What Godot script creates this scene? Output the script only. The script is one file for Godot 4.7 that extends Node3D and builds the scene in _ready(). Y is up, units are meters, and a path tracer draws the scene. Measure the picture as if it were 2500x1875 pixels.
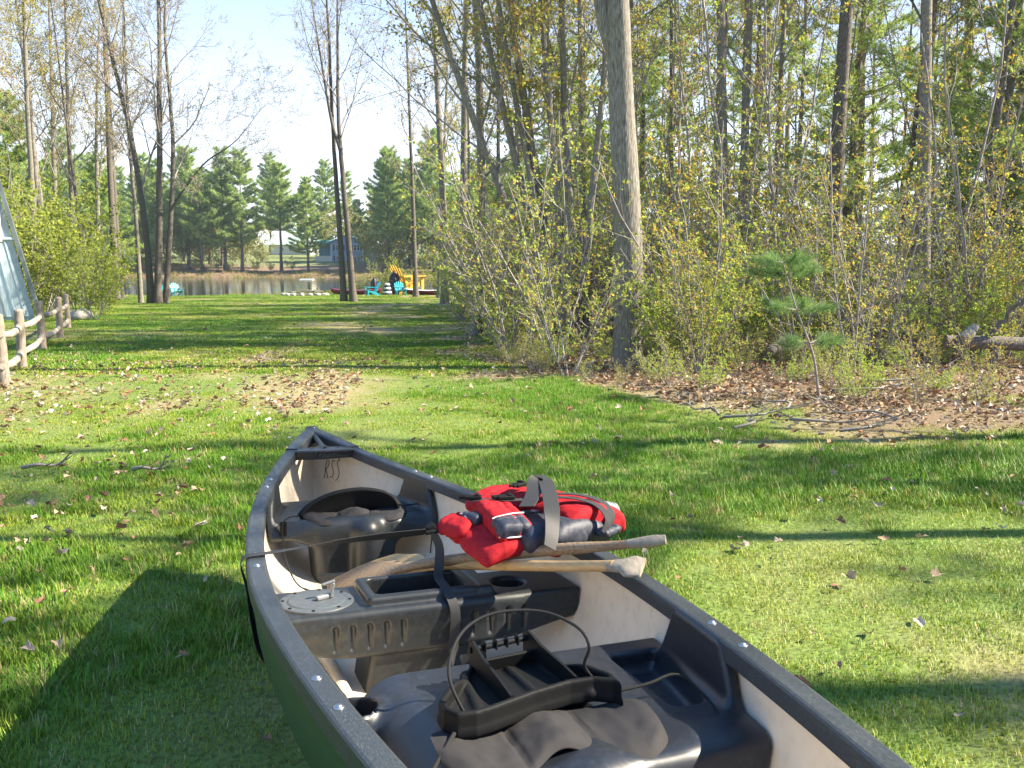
extends Node3D

# ------------------------------------------------------------------ helpers
class Mb:
	var v := PackedVector3Array()
	var n := PackedVector3Array()
	var c := PackedColorArray()
	var i := PackedInt32Array()
	var tint := Color(1, 1, 1)
	var colored := false

	func tri(a: int, b: int, d: int) -> void:
		# index order is set so that the clockwise side faces along the normals
		var g := (v[d] - v[a]).cross(v[b] - v[a])
		if g.dot(n[a] + n[b] + n[d]) >= 0.0:
			i.append(a); i.append(b); i.append(d)
		else:
			i.append(a); i.append(d); i.append(b)

	func vert(p: Vector3, nn: Vector3) -> int:
		v.append(p); n.append(nn)
		if colored:
			c.append(tint)
		return v.size() - 1

	func flat(a: Vector3, b: Vector3, d: Vector3, out: Vector3) -> void:
		var g := (d - a).cross(b - a).normalized()
		if g.dot(out) < 0.0:
			g = -g
		var s := vert(a, g); vert(b, g); vert(d, g)
		tri(s, s + 1, s + 2)

	func quad(a: Vector3, b: Vector3, d: Vector3, e: Vector3, out: Vector3) -> void:
		var g := (d - a).cross(b - a).normalized()
		if g.dot(out) < 0.0:
			g = -g
		var s := vert(a, g); vert(b, g); vert(d, g); vert(e, g)
		tri(s, s + 1, s + 2); tri(s, s + 2, s + 3)

	# a smooth sheet through rows of points; out gives a point inside that the normals turn away from
	func grid(rows: Array, wrap := false, flip := false) -> void:
		var base := v.size()
		var w: int = rows[0].size()
		var h := rows.size()
		var acc := PackedVector3Array()
		acc.resize(w * h)
		var mod := w if wrap else w - 1
		for r in h - 1:
			var r0: PackedVector3Array = rows[r]
			var r1: PackedVector3Array = rows[r + 1]
			for k in mod:
				var k1 := (k + 1) % w
				var g := (r1[k1] - r0[k]).cross(r1[k] - r0[k1])
				if flip:
					g = -g
				acc[r * w + k] += g; acc[r * w + k1] += g
				acc[(r + 1) * w + k] += g; acc[(r + 1) * w + k1] += g
		for r in h:
			var rr: PackedVector3Array = rows[r]
			for k in w:
				vert(rr[k], acc[r * w + k].normalized())
		for r in h - 1:
			for k in mod:
				var k1 := (k + 1) % w
				var a := base + r * w + k
				var b := base + r * w + k1
				var d := base + (r + 1) * w + k1
				var e := base + (r + 1) * w + k
				if flip:
					i.append_array([a, b, d, a, d, e])
				else:
					i.append_array([a, d, b, a, e, d])

	func tube(path: PackedVector3Array, rad: PackedFloat32Array, sides: int, cap := false) -> void:
		var m := path.size()
		var dir := (path[1] - path[0]).normalized()
		var side := dir.cross(Vector3(0.31, 0.2, 0.93))
		if side.length() < 0.1:
			side = dir.cross(Vector3.RIGHT)
		side = side.normalized()
		var base := v.size()
		for k in m:
			if k > 0 and k < m - 1:
				dir = (path[k + 1] - path[k - 1]).normalized()
			elif k == m - 1:
				dir = (path[k] - path[k - 1]).normalized()
			side = (side - dir * side.dot(dir)).normalized()
			var up := dir.cross(side)
			for s in sides:
				var a := TAU * s / sides
				var o := side * cos(a) + up * sin(a)
				v.append(path[k] + o * rad[k]); n.append(o)
				if colored:
					c.append(tint)
		for k in m - 1:
			for s in sides:
				var s1 := (s + 1) % sides
				var a := base + k * sides + s
				var b := base + k * sides + s1
				var d := a + sides
				var e := b + sides
				i.append_array([a, e, b, a, d, e])
		if cap:
			for q in [0, m - 1]:
				var t: Vector3 = (path[0] - path[1]).normalized() if q == 0 else (path[m - 1] - path[m - 2]).normalized()
				var ctr := vert(path[q], t)
				for s in sides:
					vert(v[base + q * sides + s], t)
				for s in sides:
					tri(ctr, ctr + 1 + s, ctr + 1 + (s + 1) % sides)

	# box with chamfered edges
	func box(ctr: Vector3, half: Vector3, bas := Basis.IDENTITY, bev := 0.004) -> void:
		bev = min(bev, min(half.x, min(half.y, half.z)) * 0.8)
		var P := func(sx: int, sy: int, sz: int, axis: int) -> Vector3:
			var q := Vector3(sx * half.x, sy * half.y, sz * half.z)
			for ax in 3:
				if ax != axis:
					q[ax] -= sign(q[ax]) * bev
			return ctr + bas * q
		for s in [-1, 1]:
			quad(P.call(s, -1, -1, 0), P.call(s, 1, -1, 0), P.call(s, 1, 1, 0), P.call(s, -1, 1, 0), bas * Vector3(s, 0, 0))
			quad(P.call(-1, s, -1, 1), P.call(1, s, -1, 1), P.call(1, s, 1, 1), P.call(-1, s, 1, 1), bas * Vector3(0, s, 0))
			quad(P.call(-1, -1, s, 2), P.call(1, -1, s, 2), P.call(1, 1, s, 2), P.call(-1, 1, s, 2), bas * Vector3(0, 0, s))
			for t in [-1, 1]:
				quad(P.call(s, t, -1, 0), P.call(s, t, 1, 0), P.call(s, t, 1, 1), P.call(s, t, -1, 1), bas * Vector3(s, t, 0))
				quad(P.call(s, -1, t, 0), P.call(s, 1, t, 0), P.call(s, 1, t, 2), P.call(s, -1, t, 2), bas * Vector3(s, 0, t))
				quad(P.call(-1, s, t, 1), P.call(1, s, t, 1), P.call(1, s, t, 2), P.call(-1, s, t, 2), bas * Vector3(0, s, t))
				for q in [-1, 1]:
					flat(P.call(s, t, q, 0), P.call(s, t, q, 1), P.call(s, t, q, 2), bas * Vector3(s, t, q))

	# flat outline in the xy plane of bas, given a thickness along its z
	func slab(poly: PackedVector2Array, thick: float, at: Vector3, bas := Basis.IDENTITY) -> void:
		var idx := Geometry2D.triangulate_polygon(poly)
		for s in [-1.0, 1.0]:
			var nn := bas * Vector3(0, 0, s)
			var b0 := v.size()
			for p in poly:
				vert(at + bas * Vector3(p.x, p.y, s * thick / 2), nn)
			for k in range(0, idx.size(), 3):
				tri(b0 + idx[k], b0 + idx[k + 1], b0 + idx[k + 2])
		var cen := Vector2.ZERO
		for p in poly:
			cen += p / poly.size()
		for k in poly.size():
			var p := poly[k]
			var q := poly[(k + 1) % poly.size()]
			var e := Vector2(q.y - p.y, p.x - q.x)
			if Geometry2D.is_polygon_clockwise(poly):
				e = -e
			var o := bas * Vector3(e.x, e.y, 0)
			quad(at + bas * Vector3(p.x, p.y, -thick / 2), at + bas * Vector3(q.x, q.y, -thick / 2), at + bas * Vector3(q.x, q.y, thick / 2), at + bas * Vector3(p.x, p.y, thick / 2), o)

	# profile (x along right, y along up) swept along a path
	func sweep(path: PackedVector3Array, right: PackedVector3Array, prof: PackedVector2Array, caps := true) -> void:
		var rows := []
		var m := path.size()
		for k in m:
			var d := (path[min(k + 1, m - 1)] - path[max(k - 1, 0)]).normalized()
			var r := (right[k] - d * right[k].dot(d)).normalized()
			var u := r.cross(d)
			var row := PackedVector3Array()
			for p in prof:
				row.append(path[k] + r * p.x + u * p.y)
			rows.append(row)
		# faceted along the profile, smooth along the path
		var w := prof.size()
		for k in w:
			var k1 := (k + 1) % w
			var two := []
			for r in rows:
				two.append(PackedVector3Array([r[k], r[k1]]))
			var s0 := v.size()
			grid(two)
			var mid: Vector3 = rows[0][0]
			mid = Vector3.ZERO
			for q in rows[0]:
				mid += q / w
			if n[s0].dot((rows[0][k] + rows[0][k1]) * 0.5 - mid) < 0:
				for q in range(s0, v.size()):
					n[q] = -n[q]
				for q in range(i.size() - (rows.size() - 1) * 6, i.size(), 3):
					var sw := i[q + 1]
					i[q + 1] = i[q + 2]
					i[q + 2] = sw
		if caps:
			for e in [0, m - 1]:
				var d: Vector3 = path[0] - path[1] if e == 0 else path[m - 1] - path[m - 2]
				d = d.normalized()
				var ctr := Vector3.ZERO
				for q in rows[e]:
					ctr += q / w
				var c0 := vert(ctr, d)
				for q in rows[e]:
					vert(q, d)
				for k in w:
					tri(c0, c0 + 1 + k, c0 + 1 + (k + 1) % w)

	# lathe round the y axis of bas: prof holds (radius, height)
	func lathe(prof: PackedVector2Array, sides: int, at: Vector3, bas := Basis.IDENTITY) -> void:
		var rows := []
		for p in prof:
			var row := PackedVector3Array()
			for s in sides:
				var a := TAU * s / sides
				row.append(at + bas * Vector3(cos(a) * p.x, p.y, sin(a) * p.x))
			rows.append(row)
		grid(rows, true, true)

	func mesh(mat: Material) -> ArrayMesh:
		var a := []
		a.resize(Mesh.ARRAY_MAX)
		a[Mesh.ARRAY_VERTEX] = v
		a[Mesh.ARRAY_NORMAL] = n
		if colored:
			a[Mesh.ARRAY_COLOR] = c
		a[Mesh.ARRAY_INDEX] = i
		var m := ArrayMesh.new()
		m.add_surface_from_arrays(Mesh.PRIMITIVE_TRIANGLES, a)
		m.surface_set_material(0, mat)
		return m

var M := {}
var used := {}
var rg := RandomNumberGenerator.new()
var bump := FastNoiseLite.new()
var patch := FastNoiseLite.new()
var fine := FastNoiseLite.new()

func cmb() -> Mb:
	var m := Mb.new()
	m.colored = true
	return m

func numbered(called: String) -> String:
	var k: int = used.get(called, -1) + 1
	used[called] = k
	return called if k == 0 else "%s_%03d" % [called, k]

func tag(o: Node, label: String, category: String, group := "") -> Node:
	o.set_meta("label", label)
	o.set_meta("category", category)
	if group != "":
		o.set_meta("group", group)
	return o

func thing(called: String, label: String, category: String, at := Transform3D.IDENTITY, group := "") -> Node3D:
	var o := Node3D.new()
	o.name = numbered(called)
	add_child(o)
	o.transform = at
	tag(o, label, category, group)
	return o

func part(called: String, mb, mat: Material, parent: Node) -> MeshInstance3D:
	var o := MeshInstance3D.new()
	o.name = called
	o.mesh = mb if mb is ArrayMesh else mb.mesh(mat)
	parent.add_child(o, true)
	return o

func one(called: String, mb, mat: Material, label: String, category: String, at := Transform3D.IDENTITY, group := "") -> MeshInstance3D:
	var o := MeshInstance3D.new()
	o.name = numbered(called)
	o.mesh = mb if mb is ArrayMesh else mb.mesh(mat)
	add_child(o)
	o.transform = at
	tag(o, label, category, group)
	return o

func setting(called: String, mb: Mb, mat: Material, kind := "structure") -> MeshInstance3D:
	var o := MeshInstance3D.new()
	o.name = called
	o.mesh = mb.mesh(mat)
	o.set_meta("kind", kind)
	add_child(o)
	return o

func twin(o: Node3D, at: Transform3D, label := "", group := "") -> Node3D:
	var d: Node3D = o.duplicate()
	var nm := String(o.name)
	if nm.length() > 4 and nm[-4] == "_" and nm.right(3).is_valid_int():
		nm = nm.left(-4)
	d.name = numbered(nm)
	add_child(d)
	d.transform = at
	if label != "":
		d.set_meta("label", label)
	if group != "":
		d.set_meta("group", group)
	return d

func lin(r: float, g: float, b: float) -> Color:
	return Color(r, g, b).linear_to_srgb()

func ramp_tex(noise: FastNoiseLite, size: int, cols: Array, stretch := 1) -> ImageTexture:
	var im := noise.get_seamless_image(size, size, false, false, 0.15)
	im.convert(Image.FORMAT_L8)
	var src := im.get_data()
	var out := PackedByteArray()
	out.resize(size * size * 3)
	var lut := PackedByteArray()
	for k in 256:
		var t := k / 255.0 * (cols.size() - 1)
		var a := int(min(t, cols.size() - 2))
		var q: Color = (cols[a] as Color).lerp(cols[a + 1], t - a)
		lut.append_array([int(clamp(q.r, 0, 1) * 255), int(clamp(q.g, 0, 1) * 255), int(clamp(q.b, 0, 1) * 255)])
	for k in size * size:
		var b := src[k] * 3
		out[k * 3] = lut[b]; out[k * 3 + 1] = lut[b + 1]; out[k * 3 + 2] = lut[b + 2]
	return ImageTexture.create_from_image(Image.create_from_data(size, size, false, Image.FORMAT_RGB8, out))

func noise(freq: float, oct := 4, seed_ := 1, kind := FastNoiseLite.TYPE_SIMPLEX_SMOOTH) -> FastNoiseLite:
	var f := FastNoiseLite.new()
	f.noise_type = kind
	f.frequency = freq
	f.fractal_octaves = oct
	f.seed = seed_
	return f

func mat(col: Color, rough := 0.8, spec := 0.5) -> StandardMaterial3D:
	var m := StandardMaterial3D.new()
	m.albedo_color = col
	m.roughness = rough
	m.metallic_specular = spec
	return m

func textured(tex: Texture2D, scale: Vector3, rough := 0.8, bumpy := 0.0, world := false, btex: Texture2D = null) -> StandardMaterial3D:
	var m := StandardMaterial3D.new()
	m.albedo_texture = tex
	m.uv1_triplanar = true
	m.uv1_world_triplanar = world
	m.uv1_scale = scale
	m.roughness = rough
	if bumpy > 0:
		m.heightmap_enabled = true
		m.heightmap_texture = btex if btex else tex
		m.heightmap_scale = bumpy
	return m

func leafy(back: float, rough := 0.55) -> StandardMaterial3D:
	var m := StandardMaterial3D.new()
	m.vertex_color_use_as_albedo = true
	m.roughness = rough
	m.metallic_specular = 0.3
	m.backlight_enabled = true
	m.backlight = Color(back, back, back * 0.8)
	m.cull_mode = BaseMaterial3D.CULL_DISABLED
	return m

func ss(a: float, b: float, x: float) -> float:
	var t: float = clamp((x - a) / (b - a), 0.0, 1.0)
	return t * t * (3.0 - 2.0 * t)

func rv() -> Vector3:
	return Vector3(rg.randf_range(-1, 1), rg.randf_range(-1, 1), rg.randf_range(-1, 1))

# the lie of the land: lawn that falls gently to the pond, its bed, and the far bank
func ground(x: float, z: float) -> float:
	var d := -z + bump.get_noise_2d(x * 0.6, 7.0) * 3.0 * ss(50, 64, -z)
	var h := 0.0
	if d > 4.0:
		h = -0.0185 * (min(d, 64.0) - 4.0)
	if d > 64.0:
		h -= ss(64, 69, d) * 1.1
	if d > 128.0:
		h += ss(129, 137, d) * 1.35
	if d > 135.0:
		h += (min(d, 180.0) - 135.0) * 0.072
	if d > 180.0:
		h += (d - 180.0) * 0.02
	h += bump.get_noise_2d(x * 3.0, z * 3.0) * 0.05
	return h

# how worn or littered the lawn is: 0 lush grass, 1 bare soil and litter
func wear(x: float, z: float) -> float:
	var d := -z
	var w := 0.3 + patch.get_noise_2d(x * 1.0, z * 1.0) * 0.7 + patch.get_noise_2d(x * 5.0, z * 5.0 + 40.0) * 0.35
	# the beaten track down the middle
	var track: float = exp(-pow((x + 2.6 + 0.05 * d) / 2.2, 2.0))
	w += track * 0.1 * ss(6, 11, d)
	# two wheel ruts worn towards the water
	for r in [-0.78, 0.78]:
		w += exp(-pow((x + 2.7 + 0.06 * d + r) / 0.3, 2.0)) * 0.32 * ss(7, 12, d) * (0.6 + 0.8 * patch.get_noise_2d(x * 2.0, z * 1.2))
	# litter under the woods' edge and to the left of the bow
	w += ss(-0.6, 1.2, x - wood_edge(d) + patch.get_noise_2d(x * 3.0, z * 3.0) * 2.6) * 0.85
	w += exp(-pow((x + 4.8) / 1.3, 2.0) - pow((z + 6.8) / 0.9, 2.0)) * 0.35
	w += exp(-pow((x + 6.4) / 1.6, 2.0) - pow((z + 13.0) / 2.5, 2.0)) * 0.2
	w += exp(-pow((x + 3.2) / 0.9, 2.0) - pow((z + 12.0) / 0.8, 2.0)) * 0.2
	w -= exp(-pow((x - 0.4) / 1.2, 2.0) - pow((z + 11.0) / 1.8, 2.0)) * 0.5
	w -= exp(-pow((x - 4.6) / 1.2, 2.0) - pow((z + 7.2) / 1.3, 2.0)) * 0.75
	w -= exp(-pow((x + 1.8) / 1.6, 2.0) - pow((z + 3.2) / 2.0, 2.0)) * 0.35
	w -= exp(-pow((x - 6.6) / 1.7, 2.0) - pow((z + 9.9) / 1.3, 2.0)) * 0.55
	return clamp(w, 0.0, 1.0)

# x where the woods start, seen along the depth d
func wood_edge(d: float) -> float:
	if d < 7.2:
		return 30.0
	if d < 14.5:
		return lerp(2.9, -0.6, ss(7.2, 14.5, d))
	return -0.6 - (d - 14.5) * 0.085

# ------------------------------------------------------------------ plants
func leaf(mb: Mb, p: Vector3, size: float, dir: Vector3, col: Color) -> void:
	# a folded four-cornered leaf
	var side := dir.cross(rv()).normalized()
	var up := side.cross(dir)
	var l := dir * size
	var w := side * size * 0.36
	mb.tint = col
	var n1 := (up + side * 0.35).normalized()
	var n2 := (up - side * 0.35).normalized()
	var mid := p + l * 0.45 + up * size * 0.1
	var s := mb.v.size()
	mb.v.append_array([p, mid + w, p + l, mid - w])
	mb.n.append_array([up, n1, up, n2])
	mb.c.append_array([col, col, col, col])
	mb.i.append_array([s, s + 2, s + 1, s, s + 3, s + 2])

func pick(cols: Array) -> Color:
	var c: Color = cols[rg.randi() % cols.size()]
	var f := rg.randf_range(0.75, 1.25)
	return Color(c.r * f, c.g * f, c.b * f)

func grow(mb: Mb, lf: Mb, p: Vector3, d: Vector3, ln: float, r: float, lvl: int, o: Dictionary) -> void:
	var segs: int = o.segs[lvl]
	r = max(r, float(o.get("minr", 0.0025)))
	var path := PackedVector3Array([p])
	var rad := PackedFloat32Array([r])
	var q := p
	var last: bool = lvl >= int(o.deep)
	var endr: float = r * (0.25 if last else 0.42)
	if lvl == 0:
		endr = r * 0.3
	for k in segs:
		d = (d + rv() * float(o.wob[lvl]) + Vector3.UP * float(o.lift[lvl])).normalized()
		q += d * ln / segs
		path.append(q)
		rad.append(lerp(r, endr, (k + 1.0) / segs))
	mb.tube(path, rad, o.sides[lvl])
	if last:
		if lf and o.has("leaf"):
			for k in int(o.leaf):
				var t := rg.randf_range(0.3, 1.05) * segs
				var a := int(min(t, segs - 1))
				var lp := path[a].lerp(path[a + 1], min(t - a, 1.0))
				var ld := (d * 0.5 + rv() + Vector3.DOWN * float(o.get("droop", 0.3))).normalized()
				leaf(lf, lp, float(o.lsize) * rg.randf_range(0.6, 1.25), ld, pick(o.cols))
		return
	var kids: int = o.kids[lvl]
	var az := rg.randf() * TAU
	for k in kids:
		var t: float = lerp(float(o.from[lvl]), 0.98, (k + rg.randf() * 0.7) / kids)
		var ft := t * segs
		var a := int(min(ft, segs - 1))
		var bp := path[a].lerp(path[a + 1], ft - a)
		var bd := (path[a + 1] - path[a]).normalized()
		az += 2.4 + rg.randf_range(-0.4, 0.4)
		var s := bd.cross(Vector3(0.3, 0.1, 0.9)).normalized()
		var u := bd.cross(s)
		var ang: float = float(o.ang[lvl]) * rg.randf_range(0.7, 1.3)
		var nd := bd * cos(ang) + (s * cos(az) + u * sin(az)) * sin(ang)
		var br: float = lerp(r, endr, t)
		var kl: float = ln * float(o.ratio[lvl]) * rg.randf_range(0.6, 1.2) * (1.0 - 0.45 * t)
		grow(mb, lf, bp, nd, kl, min(br * 0.6, r * float(o.thin[lvl])), lvl + 1, o)

func bare_opts() -> Dictionary:
	return {"segs": [9, 6, 4, 3, 1], "sides": [8, 5, 4, 3, 3], "wob": [0.05, 0.16, 0.2, 0.22, 0.2], "lift": [0.03, 0.1, 0.05, 0.03, 0.0],
		"kids": [12, 7, 6, 5], "from": [0.34, 0.25, 0.2, 0.15], "ang": [0.75, 0.75, 0.8, 0.8], "ratio": [0.42, 0.5, 0.55, 0.55], "thin": [0.42, 0.5, 0.5, 0.55],
		"deep": 4, "leaf": 2, "lsize": 0.07, "droop": 0.2, "cols": [Color(0.30, 0.30, 0.06), Color(0.36, 0.24, 0.07), Color(0.30, 0.34, 0.08)]}

# a tree whose main stems follow given lines (points above its base), with limbs and twigs
func tree(called: String, label: String, base: Vector3, stems: Array, o: Dictionary, bark: Material, leafm: Material, category := "tree", group := "") -> Node3D:
	var t := thing(called, label, category, Transform3D(Basis.IDENTITY, base), group)
	var mb := Mb.new()
	var tw := Mb.new()
	var lf := cmb()
	for st in stems:
		var pts: PackedVector3Array = st[0]
		var r0: float = st[1]
		var r1: float = st[2]
		var cv := Curve3D.new()
		for k in pts.size():
			var tan_ := (pts[min(k + 1, pts.size() - 1)] - pts[max(k - 1, 0)]) / 6.0
			cv.add_point(pts[k], -tan_, tan_)
		var ln := cv.get_baked_length()
		var m := 22
		var path := PackedVector3Array()
		var rad := PackedFloat32Array()
		for k in m + 1:
			var f := float(k) / m
			path.append(cv.sample_baked(ln * f) + rv() * r0 * 0.07 * min(1.0, f * 6.0))
			var flare: float = 1.0 + 0.38 * exp(-f * ln / (r0 * 1.6))
			rad.append(lerp(r0, r1, pow(f, 0.85)) * flare * rg.randf_range(0.97, 1.03))
		if o.has("rough") and r0 > 0.2:
			# furrowed bark and spreading root feet
			var rows := []
			var sides: int = o.stem_sides
			for k in 150:
				var f := pow(k / 149.0, 1.3)
				var c := cv.sample_baked(ln * f)
				var flr: float = exp(-f * ln / 0.28)
				var rr: float = lerp(r0, r1, pow(f, 0.85))
				var row := PackedVector3Array()
				for q in sides:
					var a := TAU * q / sides
					var ridge: float = absf(fine.get_noise_3d(cos(a) * 160.0, c.y * 22.0, sin(a) * 160.0)) * 0.05 + fine.get_noise_3d(cos(a) * 40.0, c.y * 12.0, sin(a) * 40.0) * 0.06
					var m2: float = rr * (0.97 + ridge + flr * (0.35 + 0.25 * cos(a * 5.0 + 0.7)))
					row.append(c + Vector3(cos(a) * m2, 0, sin(a) * m2))
				rows.append(row)
			mb.grid(rows, true, true)
		else:
			mb.tube(path, rad, int(o.get("stem_sides", 14)))
		var kids: int = int(st[3])
		var az := rg.randf() * TAU
		for k in kids:
			var f: float = lerp(float(st[4]), 0.99, (k + rg.randf() * 0.8) / kids)
			var bp := cv.sample_baked(ln * f)
			var bd := (cv.sample_baked(min(ln, ln * f + 0.3)) - cv.sample_baked(ln * f - 0.3)).normalized()
			az += 2.4
			var s := bd.cross(Vector3(0.2, 0.1, 0.9)).normalized()
			var u := bd.cross(s)
			var ang: float = float(o.ang[0]) * rg.randf_range(0.6, 1.35)
			var nd := bd * cos(ang) + (s * cos(az) + u * sin(az)) * sin(ang)
			var br: float = lerp(r0, r1, pow(f, 0.85))
			grow(tw, lf, bp, nd, float(o.limb) * rg.randf_range(0.5, 1.2) * (1.1 - 0.6 * f), br * rg.randf_range(0.22, 0.5), 1, o)
	part("trunk", mb, bark, t)
	if tw.v.size() > 0:
		var cr := part("crown", tw, M.twig, t)
		if lf.v.size() > 0:
			part("leaves", lf, leafm, cr)
	return t

# a stand-alone bare tree, used again and again in the woods
func wild_tree(h: float, r: float, o: Dictionary, bark: Material, leafm: Material, label: String, group: String) -> Node3D:
	var lean := Vector3(rg.randf_range(-1, 1), 0, rg.randf_range(-1, 1)) * h * 0.06
	var pts := PackedVector3Array([Vector3(0, -0.25, 0), lean * 0.15 + Vector3(0, h * 0.25, 0) + rv() * 0.1, lean * 0.5 + Vector3(0, h * 0.55, 0) + rv() * 0.2, lean + Vector3(0, h, 0)])
	return tree("woodland_tree", label, Vector3.ZERO, [[pts, r, r * 0.2, int(o.get("limbs", 13)), float(o.get("clear", 0.4))]], o, bark, leafm, "tree", group)

func shrub_mesh(stems: int, h: float, spread: float, o: Dictionary) -> Array:
	var mb := Mb.new()
	var lf := cmb()
	for k in stems:
		var a := TAU * (k + rg.randf() * 0.8) / stems
		var d := Vector3(cos(a) * spread, 1.0, sin(a) * spread).normalized()
		grow(mb, lf, Vector3(cos(a), 0, sin(a)) * 0.08 - Vector3(0, 0.08, 0), d, h * rg.randf_range(0.65, 1.1), h * 0.0042 + 0.004, 1, o)
	return [mb, lf]

func shrub_opts(cols: Array, leaves: int, size: float) -> Dictionary:
	return {"segs": [1, 8, 4, 2, 1], "sides": [6, 5, 3, 3, 3], "wob": [0.1, 0.12, 0.2, 0.25, 0.2], "lift": [0.0, 0.02, 0.04, 0.02, 0.0],
		"kids": [1, 9, 5, 2], "from": [0.1, 0.18, 0.15, 0.1], "ang": [0.5, 0.8, 0.8, 0.8], "ratio": [0.5, 0.34, 0.5, 0.5], "thin": [0.5, 0.5, 0.55, 0.6],
		"deep": 3, "leaf": leaves, "lsize": size, "droop": 0.35, "cols": cols}

func needles(mb: Mb, p: Vector3, d: Vector3, len_: float, count: int, wide: float, cols: Array) -> void:
	var col := pick(cols)
	for k in count:
		var nd := (d * 0.75 + rv() * 0.85).normalized()
		var s := nd.cross(rv()).normalized()
		var nn := s.cross(nd)
		if nn.y < 0:
			nn = -nn
			s = -s
		var q := p - d * len_ * rg.randf() * 0.7
		var b := mb.v.size()
		mb.v.append_array([q - s * wide, q + s * wide, q + nd * len_ * rg.randf_range(0.7, 1.2)])
		mb.n.append_array([nn, nn, nn])
		mb.c.append_array([col, col, col])
		mb.i.append_array([b, b + 2, b + 1])

# white pine: whorled branches carrying flat plumes of needles
func pine(label: String, h: float, r: float, clear: float, width: float, tuft: float, count: int, wide: float, per: float, group: String) -> Node3D:
	var t := thing("pine_tree", label, "tree", Transform3D.IDENTITY, group)
	var tr := Mb.new()
	var lean := Vector3(rg.randf_range(-1, 1), 0, rg.randf_range(-1, 1)) * h * 0.02
	var path := PackedVector3Array()
	var rad := PackedFloat32Array()
	for k in 13:
		var f := k / 12.0
		path.append(Vector3(0, -0.2 + h * f, 0) + lean * f + rv() * 0.05)
		rad.append(r * (1.0 - 0.93 * f) * (1.0 + 0.3 * exp(-f * 20)))
	tr.tube(path, rad, 8)
	part("trunk", tr, M.pine_bark, t)
	var br := Mb.new()
	var nd := cmb()
	var cols := [Color(0.25, 0.35, 0.12), Color(0.33, 0.44, 0.15), Color(0.42, 0.52, 0.2)]
	var y := h * clear
	while y < h * 0.985:
		var f := (y / h - clear) / (1.0 - clear)
		var ln: float = width * (0.62 + 0.55 * sin(clamp(f * 0.8 + 0.2, 0, 1) * PI)) * (1.0 - 0.5 * f * f) * rg.randf_range(0.6, 1.15)
		var nb := 4 + rg.randi() % 2
		var a0 := rg.randf() * TAU
		for k in nb:
			if rg.randf() < 0.2:
				continue
			var a := a0 + TAU * k / nb + rg.randf_range(-0.3, 0.3)
			var l2: float = max(0.3, ln * rg.randf_range(0.55, 1.2))
			var o := Vector3(cos(a), 0.05 + 0.4 * f, sin(a)).normalized()
			var st := Vector3(0, y + rg.randf_range(-0.2, 0.2), 0) + lean * (y / h)
			var mid := st + o * l2 * 0.5
			var en := st + o * l2 + Vector3(0, l2 * 0.14, 0)
			br.tube(PackedVector3Array([st, mid, en]), PackedFloat32Array([r * 0.16 * (1.1 - f), r * 0.09 * (1.1 - f), 0.006]), 3)
			var m := int(max(3.0, l2 * per))
			for q in m:
				var u := rg.randf_range(0.28, 1.0)
				var sd := o.cross(Vector3.UP).normalized()
				var wv := rg.randf_range(-1, 1) * l2 * 0.3 * (1.15 - u)
				var pp := st.lerp(mid, u * 2) if u < 0.5 else mid.lerp(en, u * 2 - 1)
				var tip := pp + sd * wv + Vector3(0, rg.randf_range(-0.05, 0.12) * l2 * 0.5, 0)
				needles(nd, tip, (o * 0.7 + sd * sign(wv) * 0.5 + Vector3(0, 0.3, 0)).normalized(), tuft, count, wide, cols)
		y += h * rg.randf_range(0.022, 0.036)
	var c := part("crown", br, M.twig, t)
	part("needles", nd, M.needle, c)
	return t

func tuft_mesh(blades: int, tall: float, spread: float, wide: float, m: Material) -> ArrayMesh:
	var mb := cmb()
	for k in blades:
		var a := rg.randf() * TAU
		var rr := sqrt(rg.randf()) * spread
		var p := Vector3(cos(a) * rr, -0.01, sin(a) * rr)
		var h := tall * rg.randf_range(0.55, 1.25)
		var b := rg.randf() * TAU
		var lean := Vector3(cos(b), 0, sin(b)) * h * rg.randf_range(0.1, 0.75)
		var s := Vector3(-sin(b), 0, cos(b)) * wide * 0.5
		var f := rg.randf_range(0.75, 1.2)
		var col := Color(f * rg.randf_range(0.9, 1.15), f, f * 0.9)
		var m1 := p + Vector3(0, h * 0.6, 0) + lean * 0.35
		var tip := p + Vector3(0, h * 0.95, 0) + lean
		var nn := (Vector3.UP * 0.6 - lean.normalized() * 0.5).normalized()
		var q := mb.v.size()
		mb.v.append_array([p - s, p + s, m1 + s * 0.8, m1 - s * 0.8, tip])
		mb.n.append_array([nn, nn, nn, nn, nn])
		mb.c.append_array([col, col, col, col, col])
		mb.i.append_array([q, q + 2, q + 1, q, q + 3, q + 2, q + 3, q + 4, q + 2])
	return mb.mesh(m)

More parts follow.
